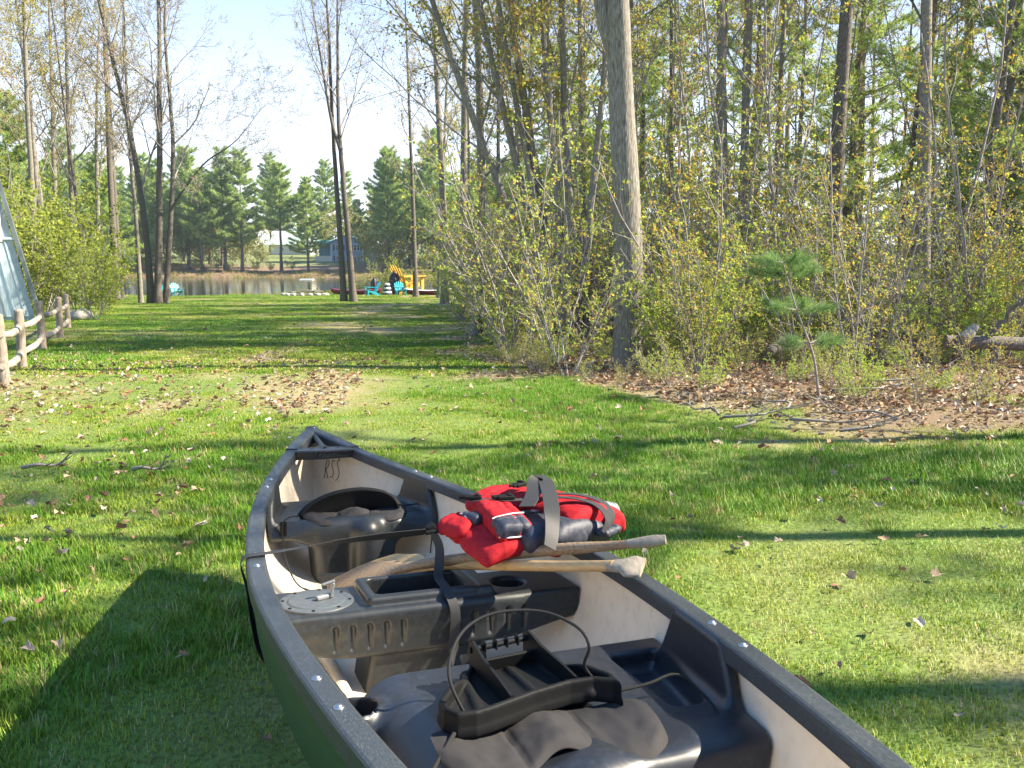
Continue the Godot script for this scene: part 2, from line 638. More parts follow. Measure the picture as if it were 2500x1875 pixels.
# a curled dead leaf with lobes (maple or oak)
func dead_leaf_mesh(m: Material, oak: bool) -> ArrayMesh:
	var mb := cmb()
	var lobes := 9 if not oak else 11
	var fold := rg.randf_range(0.25, 1.1)
	var roll := rg.randf_range(-0.9, 0.9)
	var rim := []
	var mids := []
	for k in lobes:
		var a := TAU * (k + rg.randf_range(-0.25, 0.25)) / lobes
		var r := rg.randf_range(0.26, 0.5)
		var p := Vector2(cos(a) * r * (1.3 if oak else 1.05), sin(a) * r * (0.7 if oak else 0.95))
		for q in 2:
			var t: Vector2 = p * (1.0 if q == 0 else 0.5)
			var v3 := Vector3(t.x, absf(t.y) * fold + t.x * t.x * roll + rg.randf_range(-0.05, 0.07) * (1 - q), t.y)
			(rim if q == 0 else mids).append(v3)
	for k in lobes:
		var k1 := (k + 1) % lobes
		var f := rg.randf_range(0.8, 1.2)
		mb.tint = Color(f, f, f)
		mb.flat(Vector3.ZERO, mids[k], mids[k1], Vector3.UP)
		mb.flat(mids[k], rim[k], mids[k1], Vector3.UP)
		if rg.randf() < 0.75:
			mb.flat(rim[k], rim[k1], mids[k1], Vector3.UP)
	mb.tint = Color(0.8, 0.7, 0.6)
	mb.tube(PackedVector3Array([Vector3.ZERO, Vector3(0.3, 0.03, 0.1), Vector3(0.7, 0.06, 0.16)]), PackedFloat32Array([0.012, 0.01, 0.008]), 3)
	return mb.mesh(m)

func scatter(called: String, mesh: Mesh, xf: Array, cols: PackedColorArray, label: String, category: String) -> void:
	var mm := MultiMesh.new()
	mm.transform_format = MultiMesh.TRANSFORM_3D
	mm.use_colors = true
	mm.mesh = mesh
	mm.instance_count = xf.size()
	for k in xf.size():
		mm.set_instance_transform(k, xf[k])
		mm.set_instance_color(k, cols[k])
	var o := MultiMeshInstance3D.new()
	o.name = numbered(called)
	o.multimesh = mm
	o.set_meta("kind", "stuff")
	tag(o, label, category)
	add_child(o)

# ------------------------------------------------------------------ the canoe
const CL := 4.42
const CD := 0.37

func hull_w(u: float) -> float:
	var t: float = abs(1.0 - 2.0 * u / CL)
	return 0.477 * pow(max(0.0, 1.0 - pow(t, 1.703)), 0.746)

func sheer(u: float) -> float:
	var t: float = abs(1.0 - 2.0 * u / CL)
	return CD + 0.092 * pow(t, 5.84)

func keel(u: float) -> float:
	var e: float = min(u, CL - u)
	if e >= 0.34:
		return 0.0
	return sheer(u) * 0.95 * (1.0 - sqrt(max(0.0, 1.0 - pow(1.0 - e / 0.34, 2.0))))

func bilge(u: float) -> float:
	return 1.8 + 1.4 * ss(0.0, 1.2, min(u, CL - u))

func hull_in(u: float, y: float) -> float:
	var h: float = clamp((y - keel(u)) / (sheer(u) - keel(u)), 0.0, 1.0)
	var e := bilge(u)
	return max(0.0, hull_w(u) - 0.022) * pow(1.0 - pow(1.0 - h, e), 1.0 / e)

func hull_rows(inset: float, lift: float) -> Array:
	var rows := []
	for k in 91:
		var f := k / 90.0
		var u := CL * (0.5 - 0.5 * cos(PI * f)) * 0.6 + CL * f * 0.4
		var row := PackedVector3Array()
		var w: float = max(0.0, hull_w(u) - inset)
		var e := bilge(u)
		var y0 := keel(u) + lift
		var y1 := sheer(u) - 0.004
		for s in range(-14, 15):
			var a: float = abs(s) / 14.0 * PI / 2
			row.append(Vector3(sign(s) * w * pow(sin(a), 2.0 / e), y1 - (y1 - y0) * pow(cos(a), 2.0 / e) if abs(s) < 14 else y1, u))
		rows.append(row)
	return rows

func smin(a: float, b: float, k: float) -> float:
	var h: float = max(k - abs(a - b), 0.0) / k
	return min(a, b) - h * h * k * 0.25

func smax(a: float, b: float, k: float) -> float:
	return -smin(-a, -b, k)

func rbox(p: Vector3, c: Vector3, h: Vector3, r: float) -> float:
	var q := (p - c).abs() - h + Vector3(r, r, r)
	return q.max(Vector3.ZERO).length() + min(max(q.x, max(q.y, q.z)), 0.0) - r

func cyl(p: Vector3, c: Vector3, r: float, h: float) -> float:
	var q := p - c
	return max(Vector2(q.x, q.z).length() - r, abs(q.y) - h)

func cap(p: Vector3, a: Vector3, b: Vector3, r: float) -> float:
	var ab := b - a
	var t: float = clamp((p - a).dot(ab) / ab.length_squared(), 0.0, 1.0)
	return (p - a - ab * t).length() - r

func in_hull(p: Vector3) -> float:
	return (abs(p.x) - hull_in(p.z, p.y) + 0.004) * 0.75

# the surface f = 0 as surface nets, with normals along the gradient
func nets(f: Callable, lo: Vector3, hi: Vector3, cell: float) -> Mb:
	var nx := int(ceil((hi.x - lo.x) / cell / 4.0)) * 4 + 1
	var ny := int(ceil((hi.y - lo.y) / cell / 4.0)) * 4 + 1
	var nz := int(ceil((hi.z - lo.z) / cell / 4.0)) * 4 + 1
	var val := PackedFloat32Array()
	val.resize(nx * ny * nz)
	val.fill(1.0)
	var reach := cell * 5.2
	for bz in range(0, nz, 4):
		for by in range(0, ny, 4):
			for bx in range(0, nx, 4):
				var d: float = f.call(lo + Vector3(bx + 1.5, by + 1.5, bz + 1.5) * cell)
				var far: bool = abs(d) > reach
				for z in range(bz, min(bz + 4, nz)):
					for y in range(by, min(by + 4, ny)):
						var row := (z * ny + y) * nx
						for x in range(bx, min(bx + 4, nx)):
							val[row + x] = d if far else f.call(lo + Vector3(x, y, z) * cell)
	var mb := Mb.new()
	var id := PackedInt32Array()
	id.resize(nx * ny * nz)
	id.fill(-1)
	var off := [0, 1, nx, nx + 1, nx * ny, nx * ny + 1, nx * ny + nx, nx * ny + nx + 1]
	var crn := [Vector3(0, 0, 0), Vector3(1, 0, 0), Vector3(0, 1, 0), Vector3(1, 1, 0), Vector3(0, 0, 1), Vector3(1, 0, 1), Vector3(0, 1, 1), Vector3(1, 1, 1)]
	var edges := [[0, 1], [2, 3], [4, 5], [6, 7], [0, 2], [1, 3], [4, 6], [5, 7], [0, 4], [1, 5], [2, 6], [3, 7]]
	for z in nz - 1:
		for y in ny - 1:
			for x in nx - 1:
				var b := (z * ny + y) * nx + x
				var neg := 0
				for k in 8:
					if val[b + off[k]] < 0.0:
						neg += 1
				if neg == 0 or neg == 8:
					continue
				var s := Vector3.ZERO
				var cnt := 0
				for e in edges:
					var va := val[b + off[e[0]]]
					var vb := val[b + off[e[1]]]
					if (va < 0.0) != (vb < 0.0):
						s += (crn[e[0]] as Vector3).lerp(crn[e[1]], va / (va - vb))
						cnt += 1
				s /= cnt
				var g := Vector3.ZERO
				for k in 8:
					var cc: Vector3 = crn[k]
					var w := val[b + off[k]]
					var wx := s.x if cc.x > 0.5 else 1.0 - s.x
					var wy := s.y if cc.y > 0.5 else 1.0 - s.y
					var wz := s.z if cc.z > 0.5 else 1.0 - s.z
					g.x += (1.0 if cc.x > 0.5 else -1.0) * w * wy * wz
					g.y += (1.0 if cc.y > 0.5 else -1.0) * w * wx * wz
					g.z += (1.0 if cc.z > 0.5 else -1.0) * w * wx * wy
				id[b] = mb.vert(lo + (Vector3(x, y, z) + s) * cell, g.normalized())
	for z in range(1, nz - 1):
		for y in range(1, ny - 1):
			for x in range(1, nx - 1):
				var b := (z * ny + y) * nx + x
				var v0 := val[b] < 0.0
				for ax in 3:
					var st: int = [1, nx, nx * ny][ax]
					if v0 == (val[b + st] < 0.0):
						continue
					var d1: int = [nx, nx * ny, 1][ax]
					var d2: int = [nx * ny, 1, nx][ax]
					var q := [id[b], id[b - d1], id[b - d1 - d2], id[b - d2]]
					if q.min() < 0:
						continue
					mb.tri(q[0], q[1], q[2])
					mb.tri(q[0], q[2], q[3])
	return mb

func sd_far_seat(p: Vector3) -> float:
	var d := rbox(p, Vector3(0, 0.222, 0.86), Vector3(0.5, 0.03, 0.2), 0.025)
	d = smin(d, rbox(p, Vector3(0.0, 0.11, 1.0), Vector3(0.15 + 0.1 * p.y, 0.135, 0.085), 0.05), 0.035)
	d = smin(d, rbox(p, Vector3(0, 0.2, 1.05), Vector3(0.5, 0.045 - 0.03 * ss(0.14, 0.26, absf(p.x)), 0.03), 0.02), 0.03)
	# the rounded pommel between the knees
	d = smin(d, cap(p, Vector3(0.04, 0.03, 1.1), Vector3(0.04, 0.2, 1.085), 0.055), 0.03)
	# hollows for the sitter
	for s in [-0.1, 0.15]:
		d = smax(d, -((p - Vector3(s, 0.33, 0.95)) / Vector3(1.0, 0.75, 1.2)).length() + 0.105, 0.04)
	for x in [-0.23, -0.195, -0.16, 0.13, 0.17, 0.21]:
		d = smax(d, -cap(p, Vector3(x, 0.22, 1.1), Vector3(x, 0.15, 1.1), 0.011), 0.006)
	# arms that rise to the rails
	var ax := absf(p.x)
	var arm := rbox(Vector3(ax, p.y, p.z), Vector3(hull_in(p.z, p.y) - 0.012, 0.29, 0.91), Vector3(0.018, 0.085, 0.15 - 0.5 * max(0.0, p.y - 0.25)), 0.012)
	d = smin(d, arm, 0.028)
	return max(d, in_hull(p))

func sd_console(p: Vector3) -> float:
	var d := rbox(p, Vector3(0, 0.215, 1.985), Vector3(0.52, 0.032, 0.12), 0.014)
	d = smin(d, rbox(p, Vector3(0.0, 0.11, 2.0), Vector3(0.18 - 0.15 * p.y, 0.14, 0.085), 0.018), 0.016)
	d = smin(d, rbox(p, Vector3(0, 0.18, 2.07), Vector3(0.52, 0.06 - 0.04 * ss(0.2, 0.45, absf(p.x)), 0.035), 0.014), 0.016)
	d = smin(d, rbox(p, Vector3(-0.015, 0.245, 1.985), Vector3(0.155, 0.03, 0.1), 0.014), 0.01)
	d = smin(d, rbox(p, Vector3(0.165, 0.25, 1.985), Vector3(0.022, 0.024, 0.1), 0.012), 0.02)
	d = smax(d, -rbox(p, Vector3(-0.015, 0.22, 1.983), Vector3(0.127, 0.12, 0.073), 0.02), 0.008)
	d = smax(d, -cyl(p, Vector3(0.265, 0.26, 1.985), 0.047, 0.08), 0.012)
	for x in [-0.26, -0.215, -0.17, -0.125, -0.08, 0.12, 0.17, 0.22, 0.27]:
		d = smax(d, -cap(p, Vector3(x, 0.205, 2.107), Vector3(x, 0.15, 2.107), 0.0085), 0.004)
	return max(d, in_hull(p))

func sd_near_seat(p: Vector3) -> float:
	var d := rbox(p, Vector3(0.03, 0.215, 2.79), Vector3(0.46, 0.035, 0.27), 0.02)
	# the left end drops towards the floor round the cup holder
	d = smax(d, (p.x * -0.75 + p.y * 0.66) - 0.355, 0.05)
	d = smin(d, rbox(p, Vector3(0.0, 0.11, 2.84), Vector3(0.24, 0.13, 0.22), 0.05), 0.05)
	d = smin(d, cap(p, Vector3(-0.315, 0.08, 2.64), Vector3(-0.315, 0.212, 2.64), 0.056), 0.03)
	d = smax(d, -cyl(p, Vector3(-0.315, 0.27, 2.64), 0.043, 0.12), 0.008)
	d = smin(d, cap(p, Vector3(0.02, 0.02, 3.06), Vector3(0.02, 0.2, 3.05), 0.055), 0.06)
	d = smin(d, rbox(p, Vector3(0.2, 0.19, 2.99), Vector3(0.19, 0.06, 0.06), 0.05), 0.05)
	for s in [-0.11, 0.15]:
		d = smax(d, -((p - Vector3(s, 0.34, 2.93)) / Vector3(1.0, 0.8, 1.2)).length() + 0.12, 0.04)
	# the tray moulded into the right end
	var tray := rbox(p, Vector3(0.335 - 0.12 * (p.z - 2.73), 0.262, 2.74), Vector3(0.055 - 0.14 * (p.z - 2.74), 0.06, 0.14), 0.022)
	d = smax(d, -tray, 0.012)
	var ax := absf(p.x)
	var arm := rbox(Vector3(ax, p.y, p.z), Vector3(hull_in(p.z, p.y) - 0.014, 0.29, 2.78), Vector3(0.02, 0.085, 0.17 - 0.5 * max(0.0, p.y - 0.25)), 0.014)
	d = smin(d, arm, 0.028)
	return max(d, in_hull(p))

const BACK := [Vector2(-0.205, 2.847), Vector2(-0.206, 2.89), Vector2(-0.19, 2.918), Vector2(-0.155, 2.922), Vector2(-0.119, 2.913), Vector2(-0.025, 2.88), Vector2(0.057, 2.86), Vector2(0.105, 2.862), Vector2(0.138, 2.882), Vector2(0.147, 2.91), Vector2(0.152, 2.85), Vector2(0.115, 2.77), Vector2(0.06, 2.655), Vector2(-0.085, 2.668), Vector2(-0.13, 2.74)]

func sd_back_outline(p: Vector2) -> float:
	var d := 9.0
	var inside := false
	var m := BACK.size()
	for k in m:
		var a: Vector2 = BACK[k]
		var b: Vector2 = BACK[(k + 1) % m]
		var ab := b - a
		var t: float = clamp((p - a).dot(ab) / ab.length_squared(), 0.0, 1.0)
		d = min(d, (p - a - ab * t).length())
		if (a.y > p.y) != (b.y > p.y) and p.x < (b.x - a.x) * (p.y - a.y) / (b.y - a.y) + a.x:
			inside = not inside
	return -d if inside else d

# the near seat's back, folded down: a dished plate with a raised rim and a wall under its front
func sd_near_back(p: Vector3) -> float:
	var q := sd_back_outline(Vector2(p.x, p.z))
	var d: float = smax(q, absf(p.y - 0.288) - 0.006, 0.006)
	var front: float = ss(2.72, 2.8, p.z)
	d = smin(d, smax(absf(q + 0.007) - 0.0065, absf(p.y - 0.301) - 0.004 - 0.021 * front, 0.006), 0.008)
	var wall: float = smax(absf(q + 0.018 + (0.3 - p.y) * 0.45) - 0.005, absf(p.y - 0.268) - 0.028, 0.004)
	d = smin(d, max(wall, 2.76 - p.z), 0.006)
	for x in [-0.13, 0.0, 0.1]:
		d = smin(d, cap(p, Vector3(x, 0.294, 2.86), Vector3(x * 0.75 - 0.01, 0.296, 2.7), 0.008), 0.012)
	return d

func curve(pts: Array, m: int) -> PackedVector3Array:
	var cv := Curve3D.new()
	cv.bake_interval = 0.01
	for k in pts.size():
		var t: Vector3 = (pts[min(k + 1, pts.size() - 1)] - pts[max(k - 1, 0)]) / 6.0
		cv.add_point(pts[k], -t, t)
	var out := PackedVector3Array()
	for k in m + 1:
		out.append(cv.sample_baked(cv.get_baked_length() * k / m, true))
	return out

func same(x: float, m: int) -> PackedFloat32Array:
	var a := PackedFloat32Array()
	a.resize(m)
	a.fill(x)
	return a

func cord(called: String, pts: Array, r: float, parent: Node) -> MeshInstance3D:
	var mb := Mb.new()
	var p := curve(pts, pts.size() * 6)
	mb.tube(p, same(r, p.size()), 7, true)
	return part(called, mb, M.cord, parent)

func band(pts: Array, right: Array, w: float, th: float, m := 30) -> Mb:
	var mb := Mb.new()
	var p := curve(pts, m)
	var r := PackedVector3Array()
	for k in m + 1:
		var t := float(k) / m * (right.size() - 1)
		var a := int(min(t, right.size() - 2))
		r.append((right[a] as Vector3).lerp(right[a + 1], t - a).normalized())
	mb.sweep(p, r, PackedVector2Array([Vector2(-w / 2, -th / 2), Vector2(w / 2, -th / 2), Vector2(w / 2 + th * 0.3, 0), Vector2(w / 2, th / 2), Vector2(-w / 2, th / 2), Vector2(-w / 2 - th * 0.3, 0)]))
	return mb

# a curved back shell standing on the seat: rim line on top, foot line below
func shell(rim: Array, foot: Array, th: float) -> Mb:
	var mb := Mb.new()
	var a := curve(rim, 28)
	var b := curve(foot, 28)
	var rows := []
	for k in a.size():
		var up := (a[k] - b[k]).normalized()
		var along := (a[min(k + 1, 28)] - a[max(k - 1, 0)]).normalized()
		var o := along.cross(up) * th
		var row := PackedVector3Array()
		for q in [[0.0, -1.0], [0.35, -1.1], [0.75, -0.9], [0.97, -2.2], [1.03, -0.3], [1.0, 1.8], [0.9, 1.6], [0.7, 0.9], [0.35, 0.7], [0.0, 1.0]]:
			row.append(b[k].lerp(a[k], q[0]) + o * q[1] * 0.5)
		rows.append(row)
	mb.grid(rows, true)
	# the sheet is closed at both ends
	for e in [0, 28]:
		var ctr := Vector3.ZERO
		for q in rows[e]:
			ctr += q / 10.0
		for k in 10:
			mb.flat(ctr, rows[e][k], rows[e][(k + 1) % 10], rows[e][0] - rows[27 if e else 1][0])
	return mb

func canoe_space() -> Transform3D:
	var b := Basis(Vector3.UP, 0.3736) * Basis(Vector3.RIGHT, -0.0565) * Basis(Vector3.BACK, -0.0314)
	return Transform3D(b, Vector3(-0.985, 0.26, -4.212))

func build_canoe() -> void:
	var at := canoe_space()
	var c := thing("canoe", "dark green canoe with black rails, cream inside and three moulded seats", "canoe", at)
	var hull := Mb.new()
	hull.grid(hull_rows(0.012, 0.0), false, false)
	part("hull", hull, M.hull, c)
	var inner := Mb.new()
	inner.grid(hull_rows(0.02, 0.008), false, true)
	var lin_ := part("hull_liner", inner, M.cream, c)
	# initials written with a marker near the far end
	var ink := Mb.new()
	var letters := [[[0.112, 0.235], [0.114, 0.28], [0.118, 0.318], [0.131, 0.324], [0.137, 0.308], [0.127, 0.288], [0.117, 0.28], [0.126, 0.262], [0.14, 0.238]],
		[[0.175, 0.322], [0.166, 0.33], [0.158, 0.32], [0.16, 0.298], [0.171, 0.281], [0.174, 0.262], [0.166, 0.248], [0.156, 0.25]],
		[[0.218, 0.334], [0.209, 0.34], [0.2, 0.33], [0.203, 0.307], [0.214, 0.288], [0.219, 0.266], [0.21, 0.246], [0.196, 0.236]]]
	for l in letters:
		var pts := []
		for q in l:
			pts.append(Vector3(hull_in(q[0], q[1]) - 0.0005, q[1], q[0]))
		var p := curve(pts, 26)
		ink.tube(p, same(0.0017, p.size()), 5)
	for q in [[0.182, 0.244], [0.226, 0.238]]:
		ink.lathe(PackedVector2Array([Vector2(0, 0.002), Vector2(0.003, 0.0), Vector2(0, -0.002)]), 6, Vector3(hull_in(q[0], q[1]) - 0.001, q[1], q[0]))
	part("marker_initials", ink, M.ink, lin_)
	# rails
	for s in [-1.0, 1.0]:
		var p := PackedVector3Array()
		var r := PackedVector3Array()
		for k in 97:
			var f := k / 96.0
			var u := CL * (0.5 - 0.5 * cos(PI * f)) * 0.6 + CL * f * 0.4
			p.append(Vector3(s * max(0.004, hull_w(u) - 0.024), sheer(u) - 0.012, u))
		for k in 97:
			var t := (p[min(k + 1, 96)] - p[max(k - 1, 0)]).normalized()
			r.append(t.cross(Vector3.UP).normalized())
		var mb := Mb.new()
		mb.sweep(p, r, PackedVector2Array([Vector2(-0.0255, -0.022), Vector2(-0.0255, 0.012), Vector2(-0.023, 0.0165), Vector2(-0.018, 0.0185), Vector2(0.018, 0.0185), Vector2(0.023, 0.0165), Vector2(0.0255, 0.012), Vector2(0.0255, -0.022)]))
		var rail := part("gunwale", mb, M.rail, c)
		for u in [0.86, 0.99, 1.925, 2.035, 2.80, 2.93]:
			var bm := Mb.new()
			bm.lathe(PackedVector2Array([Vector2(0.0098, -0.002), Vector2(0.0098, 0.001), Vector2(0.0085, 0.0017), Vector2(0.0062, 0.0017), Vector2(0.0055, 0.0036), Vector2(0.0032, 0.0048), Vector2(0, 0.005)]), 18, Vector3(s * (hull_w(u) - 0.023), sheer(u) + 0.0068, u))
			part("bolt", bm, M.steel, rail)
	# moulded end caps with their carrying handles
	for e in 2:
		var E := func(x: float, y: float, u: float) -> Vector3:
			return Vector3(x, y, u if e == 0 else CL - u)
		var mb := Mb.new()
		for s in [-1.0, 1.0]:
			var p := PackedVector3Array()
			var r := PackedVector3Array()
			for k in 17:
				var u := -0.012 + 0.34 * k / 16.0
				var uu: float = max(u, 0.0)
				p.append(E.call(s * max(0.0, hull_w(uu) - 0.026), sheer(uu) - 0.009, u))
			for k in 17:
				r.append((p[min(k + 1, 16)] - p[max(k - 1, 0)]).normalized().cross(Vector3.UP))
			mb.sweep(p, r, PackedVector2Array([Vector2(-0.03, -0.032), Vector2(-0.03, 0.013), Vector2(-0.027, 0.019), Vector2(-0.02, 0.022), Vector2(0.02, 0.022), Vector2(0.027, 0.019), Vector2(0.03, 0.013), Vector2(0.03, -0.032)]))
		var nose := Mb.new()
		var cap_ := part("end_cap", mb, M.rail, c)
		nose.lathe(PackedVector2Array([Vector2(0.001, 0.024), Vector2(0.02, 0.022), Vector2(0.026, 0.014), Vector2(0.026, -0.05), Vector2(0.001, -0.055)]), 16, E.call(0.0, sheer(0) - 0.009, 0.006))
		part("cap_nose", nose, M.rail, cap_)
		var hd := Mb.new()
		var yb := sheer(0.33)
		var w := hull_w(0.33) - 0.03
		hd = nets(func(q: Vector3) -> float:
			var u := q.z if e == 0 else CL - q.z
			var d := rbox(Vector3(q.x, q.y, u), Vector3(0, yb - 0.014, 0.335), Vector3(w, 0.022, 0.05 + 0.6 * max(0.0, q.y - yb + 0.02) - 0.12 * absf(q.x)), 0.012)
			d = smin(d, cap(Vector3(q.x, q.y, u), Vector3(0.005, yb + 0.002, 0.31), Vector3(0.0, sheer(0.05) - 0.012, 0.07), 0.014), 0.02)
			for k in 6:
				d = smax(d, -cap(Vector3(q.x, q.y, u), Vector3(-0.045 + 0.018 * k, yb - 0.004, 0.385), Vector3(-0.049 + 0.018 * k, yb - 0.022, 0.388), 0.0055), 0.003)
			for k in [-0.055, 0.005, 0.065]:
				d = smax(d, -cyl(Vector3(q.x, q.y, u), Vector3(k, yb + 0.006, 0.325), 0.009, 0.01), 0.004)
			return d, Vector3(-0.2, yb - 0.06, -0.02 if e == 0 else CL - 0.42), Vector3(0.2, sheer(0) + 0.04, 0.42 if e == 0 else CL + 0.02), 0.005)
		part("carrying_handle", hd, M.plastic, cap_)
	# the far seat
	var seat := part("seat", nets(sd_far_seat, Vector3(-0.36, -0.01, 0.6), Vector3(0.36, 0.39, 1.2), 0.0075), M.plastic, c)
	part("backrest", shell([Vector3(-0.2, 0.268, 1.01), Vector3(-0.155, 0.305, 0.985), Vector3(-0.07, 0.336, 0.965), Vector3(0.03, 0.346, 0.958), Vector3(0.115, 0.335, 0.967), Vector3(0.165, 0.312, 0.99), Vector3(0.182, 0.285, 1.02)],
		[Vector3(-0.19, 0.245, 1.0), Vector3(-0.14, 0.242, 0.97), Vector3(-0.07, 0.245, 0.945), Vector3(0.03, 0.25, 0.935), Vector3(0.105, 0.246, 0.945), Vector3(0.155, 0.243, 0.975), Vector3(0.175, 0.245, 1.01)], 0.012), M.black, seat)
	part("seat_pad", pad(Vector3(0.012, 0.256, 1.02), 0.2, 0.08), M.pad, seat)
	var bk := Mb.new()
	bk.box(Vector3(-0.268, 0.236, 1.078), Vector3(0.012, 0.026, 0.006), Basis(Vector3.UP, -0.35), 0.002)
	bk.box(Vector3(-0.268, 0.236, 1.085), Vector3(0.007, 0.008, 0.004), Basis(Vector3.UP, -0.35), 0.001)
	part("cord_cleat", bk, M.black, seat)
	cord("cord", [Vector3(-0.195, 0.262, 1.0), Vector3(-0.235, 0.268, 1.03), Vector3(-0.268, 0.262, 1.085), Vector3(-0.272, 0.21, 1.09), Vector3(-0.265, 0.13, 1.12), Vector3(-0.235, 0.06, 1.2), Vector3(-0.17, 0.035, 1.24), Vector3(-0.1, 0.034, 1.2)], 0.0028, seat)
	cord("cord", [Vector3(0.19, 0.27, 0.99), Vector3(0.235, 0.268, 0.97), Vector3(0.278, 0.266, 0.96), Vector3(0.292, 0.254, 0.99), Vector3(0.3, 0.2, 1.07), Vector3(0.285, 0.1, 1.1)], 0.0028, seat)
	# a curved lip on the floor before the far seat
	var lip := Mb.new()
	var a := []
	var b := []
	for k in 9:
		var x := -0.155 + 0.31 * k / 8.0
		a.append(Vector3(x, 0.088 - 0.005 * cos(k * 0.8), 1.17 + 0.05 * (1.0 - pow(x / 0.16, 2.0))))
		b.append(Vector3(x * 0.93, 0.012, 1.2 + 0.05 * (1.0 - pow(x / 0.16, 2.0))))
	part("floor_lip", shell(a, b, 0.006), M.plastic, seat)
	# the centre console
	var con := part("console", nets(sd_console, Vector3(-0.47, -0.01, 1.83), Vector3(0.47, 0.31, 2.14), 0.0055), M.plastic, c)
	var hatch := Mb.new()
	var hc := Vector3(-0.29, 0.2475, 1.985)
	hatch.lathe(PackedVector2Array([Vector2(0.1, -0.006), Vector2(0.1, 0.002), Vector2(0.098, 0.0045), Vector2(0.08, 0.005), Vector2(0.078, 0.003), Vector2(0.076, 0.006), Vector2(0.072, 0.007), Vector2(0, 0.0075)]), 44, hc)
	var ht := part("hatch", hatch, M.hatch, con)
	for k in 8:
		var sm := Mb.new()
		var q := TAU * (k + 0.3) / 8
		sm.lathe(PackedVector2Array([Vector2(0.0045, -0.001), Vector2(0.0045, 0.0015), Vector2(0.003, 0.0022), Vector2(0, 0.0015)]), 8, hc + Vector3(cos(q) * 0.089, 0.005, sin(q) * 0.089))
		part("screw", sm, M.black, ht)
	var la := Mb.new()
	la.box(hc + Vector3(0.02, 0.013, 0.004), Vector3(0.026, 0.006, 0.008), Basis(Vector3.UP, 0.4), 0.003)
	la.box(hc + Vector3(0.042, 0.03, 0.002), Vector3(0.004, 0.02, 0.007), Basis(Vector3.BACK, -0.2), 0.002)
	la.box(hc + Vector3(0.032, 0.05, 0.002), Vector3(0.018, 0.003, 0.006), Basis(Vector3.BACK, 0.25), 0.002)
	part("latch", la, M.hatch_metal, ht)
	# a cream tube along the floor between console and near seat
	var tb := Mb.new()
	var tp := curve([Vector3(-0.245, 0.034, 1.74), Vector3(-0.24, 0.034, 2.2), Vector3(-0.235, 0.034, 2.68)], 10)
	tb.tube(tp, same(0.022, tp.size()), 14, true)
	part("floor_tube", tb, M.cream, c)
	# the near seat
	var ns := part("seat", nets(sd_near_seat, Vector3(-0.45, -0.01, 2.48), Vector3(0.45, 0.39, 3.16), 0.006), M.plastic_blue, c)
	part("seat_pad", pad(Vector3(-0.02, 0.269, 2.96), 0.215, 0.115), M.pad, ns)
	var bs := part("backrest", nets(sd_near_back, Vector3(-0.23, 0.225, 2.63), Vector3(0.18, 0.345, 2.95), 0.005), M.black, ns)
	for q in [[Vector3(-0.068, 0.29, 2.868), Vector3(-0.078, 0.29, 2.655)], [Vector3(0.082, 0.29, 2.845), Vector3(0.052, 0.29, 2.635)]]:
		var br := Mb.new()
		var dz: Vector3 = (q[1] - q[0]).normalized()
		br.slab(PackedVector2Array([Vector2(0, 0), Vector2(0.0, 0.03), Vector2(0.06, 0.04), Vector2(0.14, 0.05), Vector2(0.195, 0.066), Vector2(0.215, 0.056), Vector2(0.21, 0.0)]), 0.006, q[0], Basis(dz, Vector3.UP, dz.cross(Vector3.UP)))
		part("hinge_rib", br, M.black, bs)
	var bar := Mb.new()
	bar.tube(PackedVector3Array([Vector3(-0.085, 0.335, 2.668), Vector3(0.058, 0.338, 2.648)]), same(0.0065, 2), 10, true)
	for k in 4:
		bar.box(Vector3(-0.05 + 0.026 * k, 0.338, 2.663 - 0.004 * k), Vector3(0.0025, 0.011, 0.011), Basis.IDENTITY, 0.002)
	part("hinge_bar", bar, M.black, bs)
	var web := Mb.new()
	web.box(Vector3(-0.012, 0.305, 2.685), Vector3(0.066, 0.02, 0.004), Basis(Vector3.UP, 0.13) * Basis(Vector3.RIGHT, 0.3), 0.002)
	part("hinge_web", web, M.black, bs)
	cord("cord", [Vector3(-0.165, 0.305, 2.89), Vector3(-0.185, 0.37, 2.85), Vector3(-0.14, 0.415, 2.78), Vector3(-0.07, 0.44, 2.76), Vector3(0.02, 0.445, 2.79), Vector3(0.07, 0.43, 2.85), Vector3(0.085, 0.4, 2.88), Vector3(0.09, 0.35, 2.85), Vector3(0.115, 0.315, 2.835)], 0.0032, ns)
	cord("cord", [Vector3(0.14, 0.3, 2.88), Vector3(0.22, 0.3, 2.87), Vector3(0.3, 0.3, 2.85), Vector3(0.33, 0.275, 2.9), Vector3(0.325, 0.255, 2.97), Vector3(0.33, 0.2, 3.02), Vector3(0.31, 0.09, 3.05)], 0.0032, ns)
	cord("cord", [Vector3(0.325, 0.255, 2.97), Vector3(0.355, 0.24, 2.985), Vector3(0.36, 0.17, 3.04), Vector3(0.32, 0.06, 3.08)], 0.0032, ns)
	cord("cord", [Vector3(-0.195, 0.29, 2.915), Vector3(-0.26, 0.255, 2.98), Vector3(-0.33, 0.2, 3.04), Vector3(-0.35, 0.13, 3.06)], 0.0045, ns)
	cord("cord", [Vector3(-0.18, 0.25, 2.8), Vector3(-0.2, 0.248, 2.72), Vector3(-0.15, 0.245, 2.6), Vector3(-0.05, 0.248, 2.6), Vector3(0.02, 0.25, 2.66)], 0.0025, ns)

